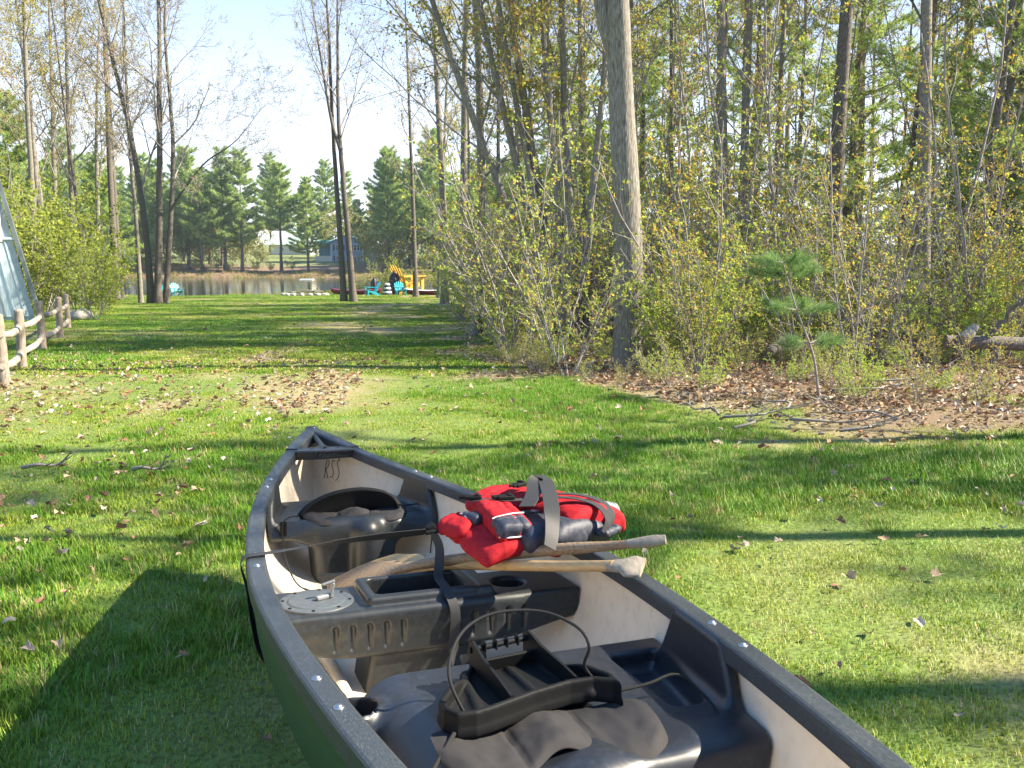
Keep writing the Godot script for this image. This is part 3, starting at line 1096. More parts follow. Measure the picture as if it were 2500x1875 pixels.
# padded seat cushion: a sheet with two swells and a dip, folded over the front edge
func pad(ctr: Vector3, w: float, depth: float) -> Mb:
	var mb := Mb.new()
	var top := []
	var bot := []
	for k in 23:
		var f := k / 22.0
		var rt := PackedVector3Array()
		var rb := PackedVector3Array()
		for j in 61:
			var g := j / 60.0 * 2.0 - 1.0
			# the front edge runs out in two thigh lobes, the sides are rounded
			var round_: float = sqrt(max(0.0, 1.0 - pow(absf(g), 4.0)))
			var edge: float = depth * (0.25 + 0.75 * round_) * (0.34 + 0.56 * pow(sin(g * PI * 0.72), 2.0))
			var backz: float = -depth * 0.9 * (0.55 + 0.45 * round_)
			var x := ctr.x + g * w
			var z: float = ctr.z + lerp(backz, edge, f)
			var y: float = ctr.y - 0.016 * pow(sin(g * PI), 2.0) * (0.35 + 0.65 * sin(f * PI)) + 0.012 * pow(absf(g), 4.0) * (1.0 - f) - 0.014 * pow(f, 5.0)
			y += 0.016 * exp(-pow(g / 0.2, 2.0)) * f
			# quilted swells between the seams
			var swell: float = pow(absf(cos(g * PI * 1.5)), 0.4) * (0.75 + 0.25 * pow(absf(sin(f * PI * 1.5 + g)), 0.3))
			var rim_: float = pow(clamp(sin(clamp(f, 0.0, 1.0) * PI) * 2.2, 0.0, 1.0), 0.5) * pow(clamp((1.0 - absf(g)) * 9.0, 0.0, 1.0), 0.5)
			rt.append(Vector3(x, y + (0.013 * swell + 0.004 * fine.get_noise_2d(g * 160.0, f * 90.0)) * rim_ + 0.002, z))
			rb.append(Vector3(x, y - 0.008 * rim_, z))
		top.append(rt)
		bot.append(rb)
	mb.grid(top)
	mb.grid(bot, false, true)
	for e in [0, 22]:
		mb.grid([top[e], bot[e]], false, e == 22)
	for e in [0, 60]:
		var p := PackedVector3Array()
		var q := PackedVector3Array()
		for k in 23:
			p.append(top[k][e]); q.append(bot[k][e])
		mb.grid([p, q], false, e == 0)
	return mb

# ------------------------------------------------------------------ things in the canoe
func ellipse_sweep(pts: Array, ra: Array, rb: Array, flat_dir: Array, sides: int, m: int) -> Mb:
	# round or flattened stick: ra across, rb through
	var mb := Mb.new()
	var p := curve(pts, m)
	var rows := []
	for k in m + 1:
		var t := float(k) / m * (ra.size() - 1)
		var a := int(min(t, ra.size() - 2))
		var A: float = lerp(float(ra[a]), float(ra[a + 1]), ss(0, 1, t - a))
		var B: float = lerp(float(rb[a]), float(rb[a + 1]), ss(0, 1, t - a))
		var f: Vector3 = (flat_dir[a] as Vector3).lerp(flat_dir[a + 1], t - a)
		var d := (p[min(k + 1, m)] - p[max(k - 1, 0)]).normalized()
		var s := (f - d * f.dot(d)).normalized()
		var u := d.cross(s)
		var row := PackedVector3Array()
		for q in sides:
			var g := TAU * q / sides
			row.append(p[k] + s * cos(g) * A + u * sin(g) * B)
		rows.append(row)
	mb.grid(rows, true)
	for e in [0, m]:
		var nn := (p[0] - p[1]).normalized() if e == 0 else (p[m] - p[m - 1]).normalized()
		var c0 := mb.vert(p[e], nn)
		for q in rows[e]:
			mb.vert(q, nn)
		for q in sides:
			mb.tri(c0, c0 + 1 + q, c0 + 1 + (q + 1) % sides)
	return mb

func build_gear() -> void:
	var at := canoe_space()
	# ---- strap over the hull
	var s := thing("tie_down_strap", "black webbing strap stretched across the canoe with a cam buckle", "strap", at)
	var fw := Vector3(0, 0, 1)
	part("webbing", band([Vector3(0.03, 0.4, 1.925), Vector3(-0.2, 0.396, 1.935), Vector3(-0.4, 0.384, 1.945), Vector3(-0.47, 0.381, 1.95), Vector3(-0.483, 0.36, 1.955), Vector3(-0.468, 0.3, 1.985), Vector3(-0.459, 0.22, 2.02), Vector3(-0.434, 0.13, 2.04), Vector3(-0.35, 0.045, 2.06), Vector3(-0.2, -0.006, 2.07), Vector3(0, -0.012, 2.07)],
		[Vector3(0, 0.75, 0.7), Vector3(0, 0.8, 0.6), Vector3(0, 0.6, 0.8), Vector3(0, 0.1, 1), fw, Vector3(-0.4, 0.1, 0.9), Vector3(-0.5, 0.1, 0.8), Vector3(-0.2, 0.1, 1.0), fw, fw, fw], 0.028, 0.0022, 60), M.webbing, s)
	part("webbing", band([Vector3(0.09, 0.402, 1.92), Vector3(0.2, 0.385, 1.93), Vector3(0.4, 0.386, 1.93), Vector3(0.47, 0.385, 1.93), Vector3(0.488, 0.35, 1.93), Vector3(0.482, 0.2, 1.95), Vector3(0.4, 0.02, 2.0), Vector3(0.2, -0.012, 2.06), Vector3(0, -0.016, 2.07)],
		[fw, fw, fw, fw, fw, fw, fw, fw, fw], 0.028, 0.0022, 40), M.webbing, s)
	part("webbing", band([Vector3(0.055, 0.392, 1.932), Vector3(0.066, 0.36, 1.95), Vector3(0.062, 0.31, 1.965), Vector3(0.05, 0.285, 2.0), Vector3(0.05, 0.27, 2.09), Vector3(0.06, 0.22, 2.125), Vector3(0.055, 0.12, 2.13), Vector3(0.07, 0.05, 2.16), Vector3(0.1, 0.03, 2.22)],
		[Vector3(0.6, 0.3, 0.8), Vector3(1, 0.2, 0.5), Vector3(0.9, 0.1, -0.3), Vector3(1, 0, 0.1), Vector3(1, 0, 0), Vector3(1, 0, 0.2), Vector3(1, 0, -0.2), Vector3(1, 0, 0), Vector3(1, 0, 0)], 0.026, 0.002, 46), M.webbing, s)
	var b := Mb.new()
	b.box(Vector3(0.06, 0.403, 1.925), Vector3(0.034, 0.006, 0.02), Basis(Vector3.BACK, 0.1), 0.003)
	b.box(Vector3(0.048, 0.412, 1.925), Vector3(0.012, 0.008, 0.017), Basis(Vector3.BACK, 0.5), 0.003)
	b.box(Vector3(0.09, 0.4, 1.925), Vector3(0.006, 0.011, 0.021), Basis.IDENTITY, 0.002)
	part("cam_buckle", b, M.black, s)
	# ---- paddles
	var W := Vector3(0.75, 0.25, -0.7)
	var U := Vector3(0.1, 0.9, 0.2)
	var p1 := thing("paddle", "weathered grey wooden paddle with a worn square grip, lying on top", "paddle", at, "paddles in the canoe")
	var wood1 := ellipse_sweep([Vector3(0.468, 0.431, 2.35), Vector3(0.43, 0.418, 2.305), Vector3(0.3, 0.38, 2.16), Vector3(0.16, 0.335, 2.01), Vector3(0.05, 0.29, 1.87), Vector3(-0.04, 0.22, 1.68), Vector3(-0.1, 0.15, 1.46), Vector3(-0.13, 0.09, 1.3)],
		[0.012, 0.0165, 0.0175, 0.016, 0.02, 0.075, 0.085, 0.03], [0.012, 0.0165, 0.0175, 0.016, 0.013, 0.006, 0.005, 0.004], [U, U, W, W, W, W, W, W], 14, 90)
	part("shaft_and_blade", wood1, M.old_wood, p1)
	var g1 := ellipse_sweep([Vector3(0.462, 0.43, 2.345), Vector3(0.487, 0.436, 2.365), Vector3(0.52, 0.445, 2.39), Vector3(0.54, 0.45, 2.405)], [0.012, 0.018, 0.02, 0.016], [0.012, 0.014, 0.015, 0.012], [W, W, W, W], 12, 16)
	part("grip", g1, M.grey_wood, p1)
	var p2 := thing("paddle", "honey-coloured wooden paddle with a flared T grip under the weathered one", "paddle", at, "paddles in the canoe")
	var wood2 := ellipse_sweep([Vector3(0.375, 0.405, 2.435), Vector3(0.3, 0.372, 2.29), Vector3(0.2, 0.332, 2.1), Vector3(0.11, 0.296, 1.93), Vector3(0.06, 0.25, 1.76), Vector3(0.02, 0.2, 1.58), Vector3(-0.02, 0.15, 1.38), Vector3(-0.03, 0.12, 1.28)],
		[0.0145, 0.0145, 0.0145, 0.0145, 0.03, 0.085, 0.09, 0.03], [0.0145, 0.0145, 0.0145, 0.0145, 0.012, 0.006, 0.005, 0.004], [W, W, W, W, W, W, W, W], 14, 90)
	part("shaft_and_blade", wood2, M.new_wood, p2)
	var g2 := ellipse_sweep([Vector3(0.365, 0.401, 2.42), Vector3(0.39, 0.408, 2.45), Vector3(0.41, 0.41, 2.475), Vector3(0.425, 0.411, 2.49)], [0.0145, 0.022, 0.042, 0.038], [0.0145, 0.012, 0.012, 0.009], [Vector3(0.55, 0.35, -0.75), Vector3(0.55, 0.35, -0.75), Vector3(0.55, 0.35, -0.75), Vector3(0.55, 0.35, -0.75)], 16, 18)
	part("grip", g2, M.grey_wood, p2)
	# ---- life jacket
	var j := thing("life_jacket", "red and black life jacket folded over the canoe's right rail", "life jacket", at)
	var wr := noise(14.0, 3, 5)
	var puff := func(ctr: Vector3, half: Vector3, bas: Basis, r: float, sag: float) -> Mb:
		var inv := bas.inverse()
		var big: float = half.length() + 0.03
		return nets(func(q: Vector3) -> float:
			var l: Vector3 = inv * (q - ctr)
			l.y += sag * l.x * l.x * 8.0
			var pinch: float = 1.0 - 0.35 * pow(clamp(abs(l.x) / half.x, 0.0, 1.0), 6.0) - 0.2 * pow(clamp(abs(l.z) / half.z, 0.0, 1.0), 6.0)
			var seam: float = exp(-pow((l.x - half.x * 0.3) / 0.006, 2.0)) * 0.005 + exp(-pow((l.z + half.z * 0.35) / 0.006, 2.0)) * 0.005
			return rbox(l, Vector3.ZERO, Vector3(half.x, half.y * pinch, half.z), r) + seam + (absf(wr.get_noise_3d(q.x, q.y * 0.6, q.z)) - 0.2) * 0.006, ctr - Vector3(big, big, big) * 0.98, ctr + Vector3(big, big, big) * 0.98, 0.0068)
	part("back_panel", puff.call(Vector3(0.475, 0.438, 1.93), Vector3(0.115, 0.042, 0.16), Basis(Vector3.UP, 0.25) * Basis(Vector3.BACK, -0.06), 0.02, 0.3), M.red, j)
	part("front_panel", puff.call(Vector3(0.245, 0.405, 2.02), Vector3(0.135, 0.028, 0.115), Basis(Vector3.UP, 0.25) * Basis(Vector3.RIGHT, 0.22) * Basis(Vector3.BACK, -0.05), 0.017, 0.25), M.red, j)
	part("side_panel", puff.call(Vector3(0.36, 0.455, 1.79), Vector3(0.13, 0.026, 0.1), Basis(Vector3.UP, 0.5), 0.016, 0.2), M.red, j)
	part("shoulder_panel", puff.call(Vector3(0.232, 0.44, 2.035), Vector3(0.055, 0.034, 0.095), Basis(Vector3.UP, 0.1) * Basis(Vector3.RIGHT, 0.25), 0.016, 0.0), M.red, j)
	part("shoulder_panel", puff.call(Vector3(0.13, 0.424, 1.955), Vector3(0.06, 0.022, 0.06), Basis(Vector3.UP, 0.4) * Basis(Vector3.BACK, 0.15), 0.02, 0.5), M.red, j)
	part("dark_panel", puff.call(Vector3(0.233, 0.436, 2.097), Vector3(0.053, 0.027, 0.036), Basis(Vector3.UP, 0.1) * Basis(Vector3.RIGHT, 0.32), 0.018, 0.0), M.navy, j)
	part("dark_panel", puff.call(Vector3(0.165, 0.44, 1.975), Vector3(0.03, 0.02, 0.035), Basis(Vector3.UP, 0.4), 0.014, 0.0), M.navy, j)
	part("dark_panel", puff.call(Vector3(0.43, 0.41, 2.06), Vector3(0.12, 0.036, 0.07), Basis(Vector3.UP, 0.3) * Basis(Vector3.BACK, -0.1), 0.03, 0.2), M.navy, j)
	part("grey_panel", puff.call(Vector3(0.56, 0.435, 2.0), Vector3(0.035, 0.034, 0.055), Basis(Vector3.UP, 0.5), 0.02, 0.0), M.grey_cloth, j)
	part("tail_flap", puff.call(Vector3(0.525, 0.405, 2.1), Vector3(0.05, 0.014, 0.035), Basis(Vector3.UP, 0.6), 0.012, 0.0), M.navy, j)
	part("inner_panel", puff.call(Vector3(0.34, 0.40, 2.03), Vector3(0.11, 0.045, 0.12), Basis(Vector3.UP, 0.2), 0.03, 0.0), M.navy, j)
	var R := Vector3(1, 0.1, -0.5)
	part("wide_webbing", band([Vector3(0.3, 0.4, 2.21), Vector3(0.318, 0.435, 2.18), Vector3(0.34, 0.47, 2.13), Vector3(0.375, 0.494, 2.04), Vector3(0.405, 0.512, 1.95), Vector3(0.42, 0.522, 1.89), Vector3(0.405, 0.527, 1.88), Vector3(0.385, 0.518, 1.9), Vector3(0.35, 0.498, 1.97), Vector3(0.3, 0.478, 2.04)],
		[R, R, R, R, R, R, R, Vector3(1, 0.1, 0.1), Vector3(1, 0.1, 0.5), Vector3(0.9, 0.1, 0.6)], 0.045, 0.003, 60), M.webbing, j)
	for q in [[0.0, 0.0], [-0.035, 0.045]]:
		var dx: float = q[0]
		var dz: float = q[1]
		part("belt", band([Vector3(0.40 + dx, 0.484, 1.93 + dz), Vector3(0.45 + dx, 0.489, 1.95 + dz), Vector3(0.5 + dx, 0.488, 1.99 + dz), Vector3(0.54 + dx, 0.476, 2.04 + dz), Vector3(0.552 + dx, 0.446, 2.085 + dz), Vector3(0.53 + dx, 0.41, 2.1 + dz)],
			[Vector3(0.5, 0, -1), Vector3(0.5, 0, -1), Vector3(0.7, 0, -0.8), Vector3(0.9, 0.1, -0.6), Vector3(1, 0.2, -0.4), Vector3(1, 0.2, -0.3)], 0.022, 0.003, 30), M.black_cloth, j)
	part("belt", band([Vector3(0.165, 0.482, 1.93), Vector3(0.2, 0.487, 1.95), Vector3(0.26, 0.487, 1.975), Vector3(0.31, 0.486, 1.98), Vector3(0.36, 0.486, 1.96)], [Vector3(0.2, 0, -1), Vector3(0.2, 0, -1), Vector3(0, 0, -1), Vector3(0, 0, -1), Vector3(0, 0, -1)], 0.024, 0.003, 24), M.black_cloth, j)
	for q in [[Vector3(0.175, 0.492, 1.93), -0.35], [Vector3(0.262, 0.495, 1.972), -0.15], [Vector3(0.36, 0.5, 1.83), 0.6]]:
		var bm := Mb.new()
		var bb := Basis(Vector3.UP, q[1])
		bm.box(q[0], Vector3(0.026, 0.006, 0.014), bb, 0.003)
		bm.box(q[0] + bb * Vector3(-0.03, 0.001, 0.007), Vector3(0.012, 0.005, 0.003), bb, 0.002)
		bm.box(q[0] + bb * Vector3(-0.03, 0.001, -0.007), Vector3(0.012, 0.005, 0.003), bb, 0.002)
		bm.box(q[0] + bb * Vector3(0.012, 0.007, 0), Vector3(0.007, 0.004, 0.012), bb, 0.002)
		part("buckle", bm, M.black, j)
	var piping := Mb.new()
	for l in [[Vector3(0.183, 0.46, 2.075), Vector3(0.205, 0.464, 2.072), Vector3(0.25, 0.468, 2.066), Vector3(0.283, 0.466, 2.06)], [Vector3(0.185, 0.418, 2.122), Vector3(0.21, 0.416, 2.128), Vector3(0.25, 0.416, 2.127), Vector3(0.28, 0.42, 2.118)], [Vector3(0.137, 0.445, 1.925), Vector3(0.135, 0.45, 1.95), Vector3(0.14, 0.444, 1.985), Vector3(0.15, 0.43, 2.0)]]:
		var pp := curve(l, 14)
		piping.tube(pp, same(0.0024, pp.size()), 5, true)
	part("piping", piping, M.white_trim, j)
	# ---- two-wheeled cart under the hull
	var c := thing("canoe_cart", "two-wheeled canoe cart under the middle of the green canoe", "cart", Transform3D(Basis(Vector3.UP, 0.3736), Vector3(-0.17, 0, -2.19)))
	var ax := Mb.new()
	ax.tube(PackedVector3Array([Vector3(-0.29, 0.17, 0), Vector3(0.29, 0.17, 0)]), same(0.012, 2), 10, true)
	part("axle", ax, M.steel, c)
	for sx in [-1.0, 1.0]:
		var ty := Mb.new()
		var bas := Basis(Vector3.BACK, PI / 2)
		var o := Vector3(sx * 0.27, 0.17, 0)
		ty.lathe(PackedVector2Array([Vector2(0.11, -0.03), Vector2(0.15, -0.034), Vector2(0.168, -0.02), Vector2(0.17, 0), Vector2(0.168, 0.02), Vector2(0.15, 0.034), Vector2(0.11, 0.03), Vector2(0.11, -0.03)]), 30, o, bas)
		var wheel := part("wheel", ty, M.black, c)
		var rim := Mb.new()
		rim.lathe(PackedVector2Array([Vector2(0.0, -0.035), Vector2(0.03, -0.035), Vector2(0.035, -0.015), Vector2(0.112, -0.015), Vector2(0.112, 0.015), Vector2(0.035, 0.015), Vector2(0.03, 0.035), Vector2(0, 0.035)]), 24, o, bas)
		part("rim", rim, M.grey_plastic, wheel)
		var bu := Mb.new()
		bu.box(Vector3(sx * 0.18, 0.362, 0), Vector3(0.03, 0.018, 0.28), Basis(Vector3.RIGHT, -0.0565), 0.008)
		part("bunk", bu, M.black_cloth, c)
		for sz in [-0.2, 0.2]:
			var st := Mb.new()
			st.tube(PackedVector3Array([Vector3(sx * 0.18, 0.17, 0), Vector3(sx * 0.18, 0.35 + sz * 0.0565, sz)]), same(0.011, 2), 8, true)
			part("strut", st, M.steel, c)

# ------------------------------------------------------------------ things round the lawn
func on(x: float, z: float, turn := 0.0, sc := 1.0, lift := 0.0) -> Transform3D:
	return Transform3D(Basis(Vector3.UP, turn).scaled(Vector3(sc, sc, sc)), Vector3(x, ground(x, z) + lift, z))

func log_mesh(a: Vector3, b: Vector3, r0: float, r1: float, sides := 10, bend := 0.02) -> Mb:
	var mb := Mb.new()
	var p := PackedVector3Array()
	var rr := PackedFloat32Array()
	for k in 9:
		var f := k / 8.0
		p.append(a.lerp(b, f) + (rv() * bend if k > 0 and k < 8 else Vector3.ZERO))
		rr.append(lerp(r0, r1, f) * rg.randf_range(0.95, 1.05))
	mb.tube(p, rr, sides, true)
	return mb

func build_fence() -> void:
	# a wooden post and rail fence: every post, every rail is a part
	var f := thing("rail_fence", "weathered round-log post and rail fence beside the shed", "fence")
	var posts := [Vector2(-6.75, -11.6), Vector2(-7.95, -14.2), Vector2(-9.1, -17.0), Vector2(-10.6, -20.6), Vector2(-12.4, -24.6)]
	var tops := []
	for q in posts:
		var g := ground(q.x, q.y)
		var h := 0.92
		var b := Vector3(q.x, g - 0.2, q.y)
		var t := Vector3(q.x + rg.randf_range(-0.03, 0.03), g + h, q.y)
		var mb := log_mesh(b, t, 0.078, 0.07, 12, 0.006)
		mb.lathe(PackedVector2Array([Vector2(0.071, -0.01), Vector2(0.064, 0.02), Vector2(0.034, 0.032), Vector2(0, 0.035)]), 12, t)
		part("post", mb, M.post_wood, f)
		tops.append(Vector3(q.x, g, q.y))
	for k in tops.size() - 1:
		for y in [[0.68, 0.66], [0.26, 0.24]]:
			var a: Vector3 = tops[k] + Vector3(0, y[0], 0)
			var b: Vector3 = tops[k + 1] + Vector3(0, y[1], 0)
			var d := (b - a).normalized() * 0.1
			var mb := Mb.new()
			var p := PackedVector3Array()
			var r := PackedFloat32Array()
			for q in 25:
				var t := q / 24.0
				p.append((a - d).lerp(b + d, t) + Vector3(0, -0.05 * sin(t * PI), 0) + rv() * 0.004)
				r.append(0.042 + 0.004 * sin(q * 2.1) + (0.012 * exp(-pow((t - 0.5) * 3.0, 2.0))))
			mb.tube(p, r, 10, true)
			part("rail", mb, M.rail_wood, f)

func build_shed() -> void:
	var g := ground(-17, -29)
	var s := thing("shed", "tall blue-grey shed with slanting metal-clad wall at the left edge", "shed", Transform3D(Basis(Vector3.UP, 0.42), Vector3(-15.6, g, -28.8)))
	var H := 5.15
	# every cladding board leans in towards the ridge
	for k in 18:
		var x0 := -0.27 * k
		var lean: float = -0.95 * (1.0 - k / 22.0)
		var w := 0.27 * 0.96
		var z := 0.012 * float(k % 2) + 0.0
		var mb := Mb.new()
		mb.slab(PackedVector2Array([Vector2(x0, 0.12), Vector2(x0 - w, 0.12), Vector2(x0 - w * 0.82 + lean, H), Vector2(x0 + lean, H)]), 0.03, Vector3(0, 0, z))
		part("board", mb, M.clad[k % 3], s)
		var bt := Mb.new()
		bt.slab(PackedVector2Array([Vector2(x0 - w - 0.012, 0.12), Vector2(x0 - w + 0.022, 0.12), Vector2(x0 - w * 0.82 + lean + 0.022, H - 0.003), Vector2(x0 - w * 0.82 + lean - 0.012, H - 0.003)]), 0.04, Vector3(0, 0, 0.024 + z))
		part("batten", bt, M.clad[(k + 1) % 3], s)
	var body := Mb.new()
	var A := [Vector3(0.01, 0, -0.03), Vector3(-4.9, 0, -0.03), Vector3(-4.95, H - 0.02, -0.03), Vector3(-0.95, H - 0.02, -0.03)]
	var back := Vector3(-6.5, 0, -6)
	for k in 4:
		body.quad(A[k], A[(k + 1) % 4], A[(k + 1) % 4] + back, A[k] + back, (A[k] + A[(k + 1) % 4]) * 0.5 - Vector3(-2.5, 2.5, 0))
	body.quad(A[0] + back, A[1] + back, A[2] + back, A[3] + back, Vector3(0, 0, -1))
	body.quad(A[0], A[1], A[2], A[3], Vector3(0, 0, 1))
	part("wall", body, M.clad[1], s)
	var tr := Mb.new()
	tr.box(Vector3(-2.4, 2.62, 0.06), Vector3(2.0, 0.035, 0.02), Basis.IDENTITY, 0.004)
	part("rail_trim", tr, M.clad[2], s)
	var roof := Mb.new()
	roof.slab(PackedVector2Array([Vector2(0.12, 0), Vector2(0.24, 0), Vector2(-0.84, H + 0.1), Vector2(-0.96, H + 0.1)]), 0.3, Vector3(-0.02, 0.1, -0.05))
	part("corner_board", roof, M.clad_dark, s)
	# the framed pale blue panel
	var fr := Mb.new()
	fr.box(Vector3(-1.69, 2.56, 0.16), Vector3(0.95, 0.045, 0.05), Basis.IDENTITY, 0.008)
	fr.box(Vector3(-1.69, 5.1, 0.16), Vector3(0.95, 0.045, 0.05), Basis.IDENTITY, 0.008)
	fr.box(Vector3(-0.78, 3.83, 0.165), Vector3(0.04, 1.22, 0.05), Basis.IDENTITY, 0.008)
	fr.box(Vector3(-2.6, 3.83, 0.165), Vector3(0.04, 1.22, 0.05), Basis.IDENTITY, 0.008)
	var pn := part("panel_frame", fr, M.white_paint, s)
	var pa := Mb.new()
	pa.box(Vector3(-1.69, 3.83, 0.13), Vector3(0.88, 1.23, 0.02), Basis.IDENTITY, 0.002)
	part("blue_panel", pa, M.blue_panel, pn)
	for q in [[-1.16, 2.5, 0.05], [-1.0, 1.1, 0.035]]:
		var mb := Mb.new()
		mb.tube(PackedVector3Array([Vector3(q[0], 0, 0.3), Vector3(q[0] + 0.02, q[1], 0.3)]), same(q[2], 2), 10, true)
		part("pipe", mb, M.white_paint, s)
	# a stone by the bushes
	var st := nets(func(p: Vector3) -> float: return (p / Vector3(1.2, 0.75, 0.9)).length() - 0.3 + fine.get_noise_3d(p.x * 90, p.y * 90, p.z * 90) * 0.05, Vector3(-0.5, -0.4, -0.5), Vector3(0.5, 0.4, 0.5), 0.05)
	one("boulder", st, M.stone, "pale grey boulder at the foot of the bushes behind the fence", "rock", on(-14.6, -29.8, 0.4, 1.1, 0.1))

func adirondack(called: String, label: String, m: Material, at: Transform3D) -> Node3D:
	# faces +z
	var t := thing(called, label, "chair", at)
	var tilt := Basis(Vector3.RIGHT, -0.5)
	for k in 5:
		var x := (k - 2) * 0.098
		var h: float = 0.74 - 0.028 * pow(k - 2, 2)
		var mb := Mb.new()
		var poly := PackedVector2Array([Vector2(-0.036, 0), Vector2(0.036, 0), Vector2(0.045, h * 0.8), Vector2(0.035, h), Vector2(-0.035, h), Vector2(-0.045, h * 0.8)])
		mb.slab(poly, 0.02, Vector3(x, 0.26, -0.22), tilt * Basis(Vector3.BACK, -x * 0.55))
		part("back_slat", mb, m, t)
	for k in 5:
		var mb := Mb.new()
		mb.box(Vector3(0, 0.27 + 0.028 * k, -0.16 + 0.105 * k), Vector3(0.26, 0.011, 0.046), Basis(Vector3.RIGHT, -0.25), 0.004)
		part("seat_slat", mb, m, t)
	for s in [-1.0, 1.0]:
		var mb := Mb.new()
		mb.box(Vector3(s * 0.32, 0.56, 0.05), Vector3(0.065, 0.012, 0.38), Basis(Vector3.RIGHT, -0.03), 0.006)
		part("armrest", mb, m, t)
		var fl := Mb.new()
		fl.box(Vector3(s * 0.29, 0.28, 0.33), Vector3(0.016, 0.28, 0.05), Basis.IDENTITY, 0.005)
		part("front_leg", fl, m, t)
		var rl := Mb.new()
		rl.slab(PackedVector2Array([Vector2(0.36, 0.4), Vector2(0.36, 0.3), Vector2(-0.45, 0.0), Vector2(-0.5, 0.0), Vector2(-0.5, 0.06), Vector2(-0.2, 0.27)]), 0.025, Vector3(s * 0.262, 0, 0), Basis(Vector3(0, 0, 1), Vector3.UP, Vector3(-1, 0, 0)))
		part("rear_leg", rl, m, t)
		var bs := Mb.new()
		bs.box(Vector3(s * 0.29, 0.45, -0.28), Vector3(0.014, 0.12, 0.04), Basis(Vector3.RIGHT, -0.4), 0.004)
		part("arm_support", bs, m, t)
	var cr := Mb.new()
	cr.box(Vector3(0, 0.56, -0.36), Vector3(0.34, 0.035, 0.012), tilt, 0.004)
	part("back_rail", cr, m, t)
	return t

func small_boat(called: String, label: String, m: Material, at: Transform3D, ln: float, w: float, deck: Material) -> void:
	var t := thing(called, label, "boat", at)
	var rows := []
	for k in 21:
		var f := k / 20.0 * 2.0 - 1.0
		var hw := w * 0.5 * pow(max(0.0, 1.0 - pow(abs(f), 2.3)), 0.7) + 0.004
		var row := PackedVector3Array()
		for q in range(-6, 7):
			var a: float = q / 6.0 * PI / 2
			row.append(Vector3(f * ln / 2, 0.3 + 0.12 * f * f - cos(a) * (0.3 + 0.08 * f * f - 0.18 * pow(abs(f), 8.0)), sin(a) * hw))
		rows.append(row)
	var mb := Mb.new()
	mb.grid(rows)
	part("hull", mb, m, t)
	var dk := []
	for k in 21:
		var r: PackedVector3Array = rows[k]
		var row := PackedVector3Array()
		for q in 7:
			var g := q / 6.0
			row.append(r[0].lerp(r[12], g) + Vector3(0, 0.05 * sin(g * PI), 0))
		dk.append(row)
	var dm := Mb.new()
	dm.grid(dk, false, true)
	part("deck", dm, deck, t)

func window(parent: Node, at: Vector3, w: float, h: float, shutters: Material, bas := Basis.IDENTITY) -> void:
	var fr := Mb.new()
	for s in [-1.0, 1.0]:
		fr.box(at + bas * Vector3(s * (w / 2 - 0.04), 0, 0.03), Vector3(0.05, h / 2, 0.04), bas, 0.01)
		fr.box(at + bas * Vector3(0, s * (h / 2 - 0.04), 0.032), Vector3(w / 2 - 0.05, 0.05, 0.04), bas, 0.01)
	fr.box(at + bas * Vector3(0, 0, 0.033), Vector3(0.06, h / 2 - 0.05, 0.04), bas, 0.01)
	for s in [-1.0, 1.0]:
		fr.box(at + bas * Vector3(s * w / 4, 0, 0.034), Vector3(w / 4 - 0.06, 0.025, 0.03), bas, 0.01)
	var f := part("window", fr, M.white_paint, parent)
	for s in [-1.0, 1.0]:
		var p := Mb.new()
		p.box(at + bas * Vector3(s * w / 4, 0, 0.02), Vector3(w / 4 - 0.02, h / 2 - 0.05, 0.012), bas, 0.002)
		part("pane", p, M.glass, f)
	if shutters:
		for s in [-1.0, 1.0]:
			var sh := Mb.new()
			sh.box(at + bas * Vector3(s * (w / 2 + 0.19), 0, 0.03), Vector3(0.17, h / 2, 0.03), bas, 0.01)
			part("shutter", sh, shutters, f)

func gable(parent: Node, ctr: Vector3, w: float, ln: float, rise: float, over: float, m: Material, wall: Material) -> void:
	# ridge along z, eaves at +-w/2
	for s in [-1.0, 1.0]:
		var mb := Mb.new()
		var e := Vector3(s * (w / 2 + over), -rise * over / (w / 2), 0)
		var r := Vector3(0, rise, 0)
		var zz := Vector3(0, 0, ln / 2 + over)
		var nn := Vector3(s * rise, w / 2, 0).normalized() * 0.12
		mb.quad(ctr + e - zz + nn, ctr + e + zz + nn, ctr + r + zz + nn, ctr + r - zz + nn, nn)
		mb.quad(ctr + e - zz, ctr + e + zz, ctr + r + zz, ctr + r - zz, -nn)
		mb.quad(ctr + e - zz, ctr + e + zz, ctr + e + zz + nn, ctr + e - zz + nn, Vector3(s, 0, 0))
		for q in [-1.0, 1.0]:
			mb.quad(ctr + e + zz * q, ctr + r + zz * q, ctr + r + zz * q + nn, ctr + e + zz * q + nn, Vector3(0, 0, q))
		part("roof_slope", mb, m, parent)
	for q in [-1.0, 1.0]:
		var gm := Mb.new()
		gm.flat(ctr + Vector3(-w / 2, 0, q * ln / 2), ctr + Vector3(w / 2, 0, q * ln / 2), ctr + Vector3(0, rise, q * ln / 2), Vector3(0, 0, q))
		part("gable_wall", gm, wall, parent)

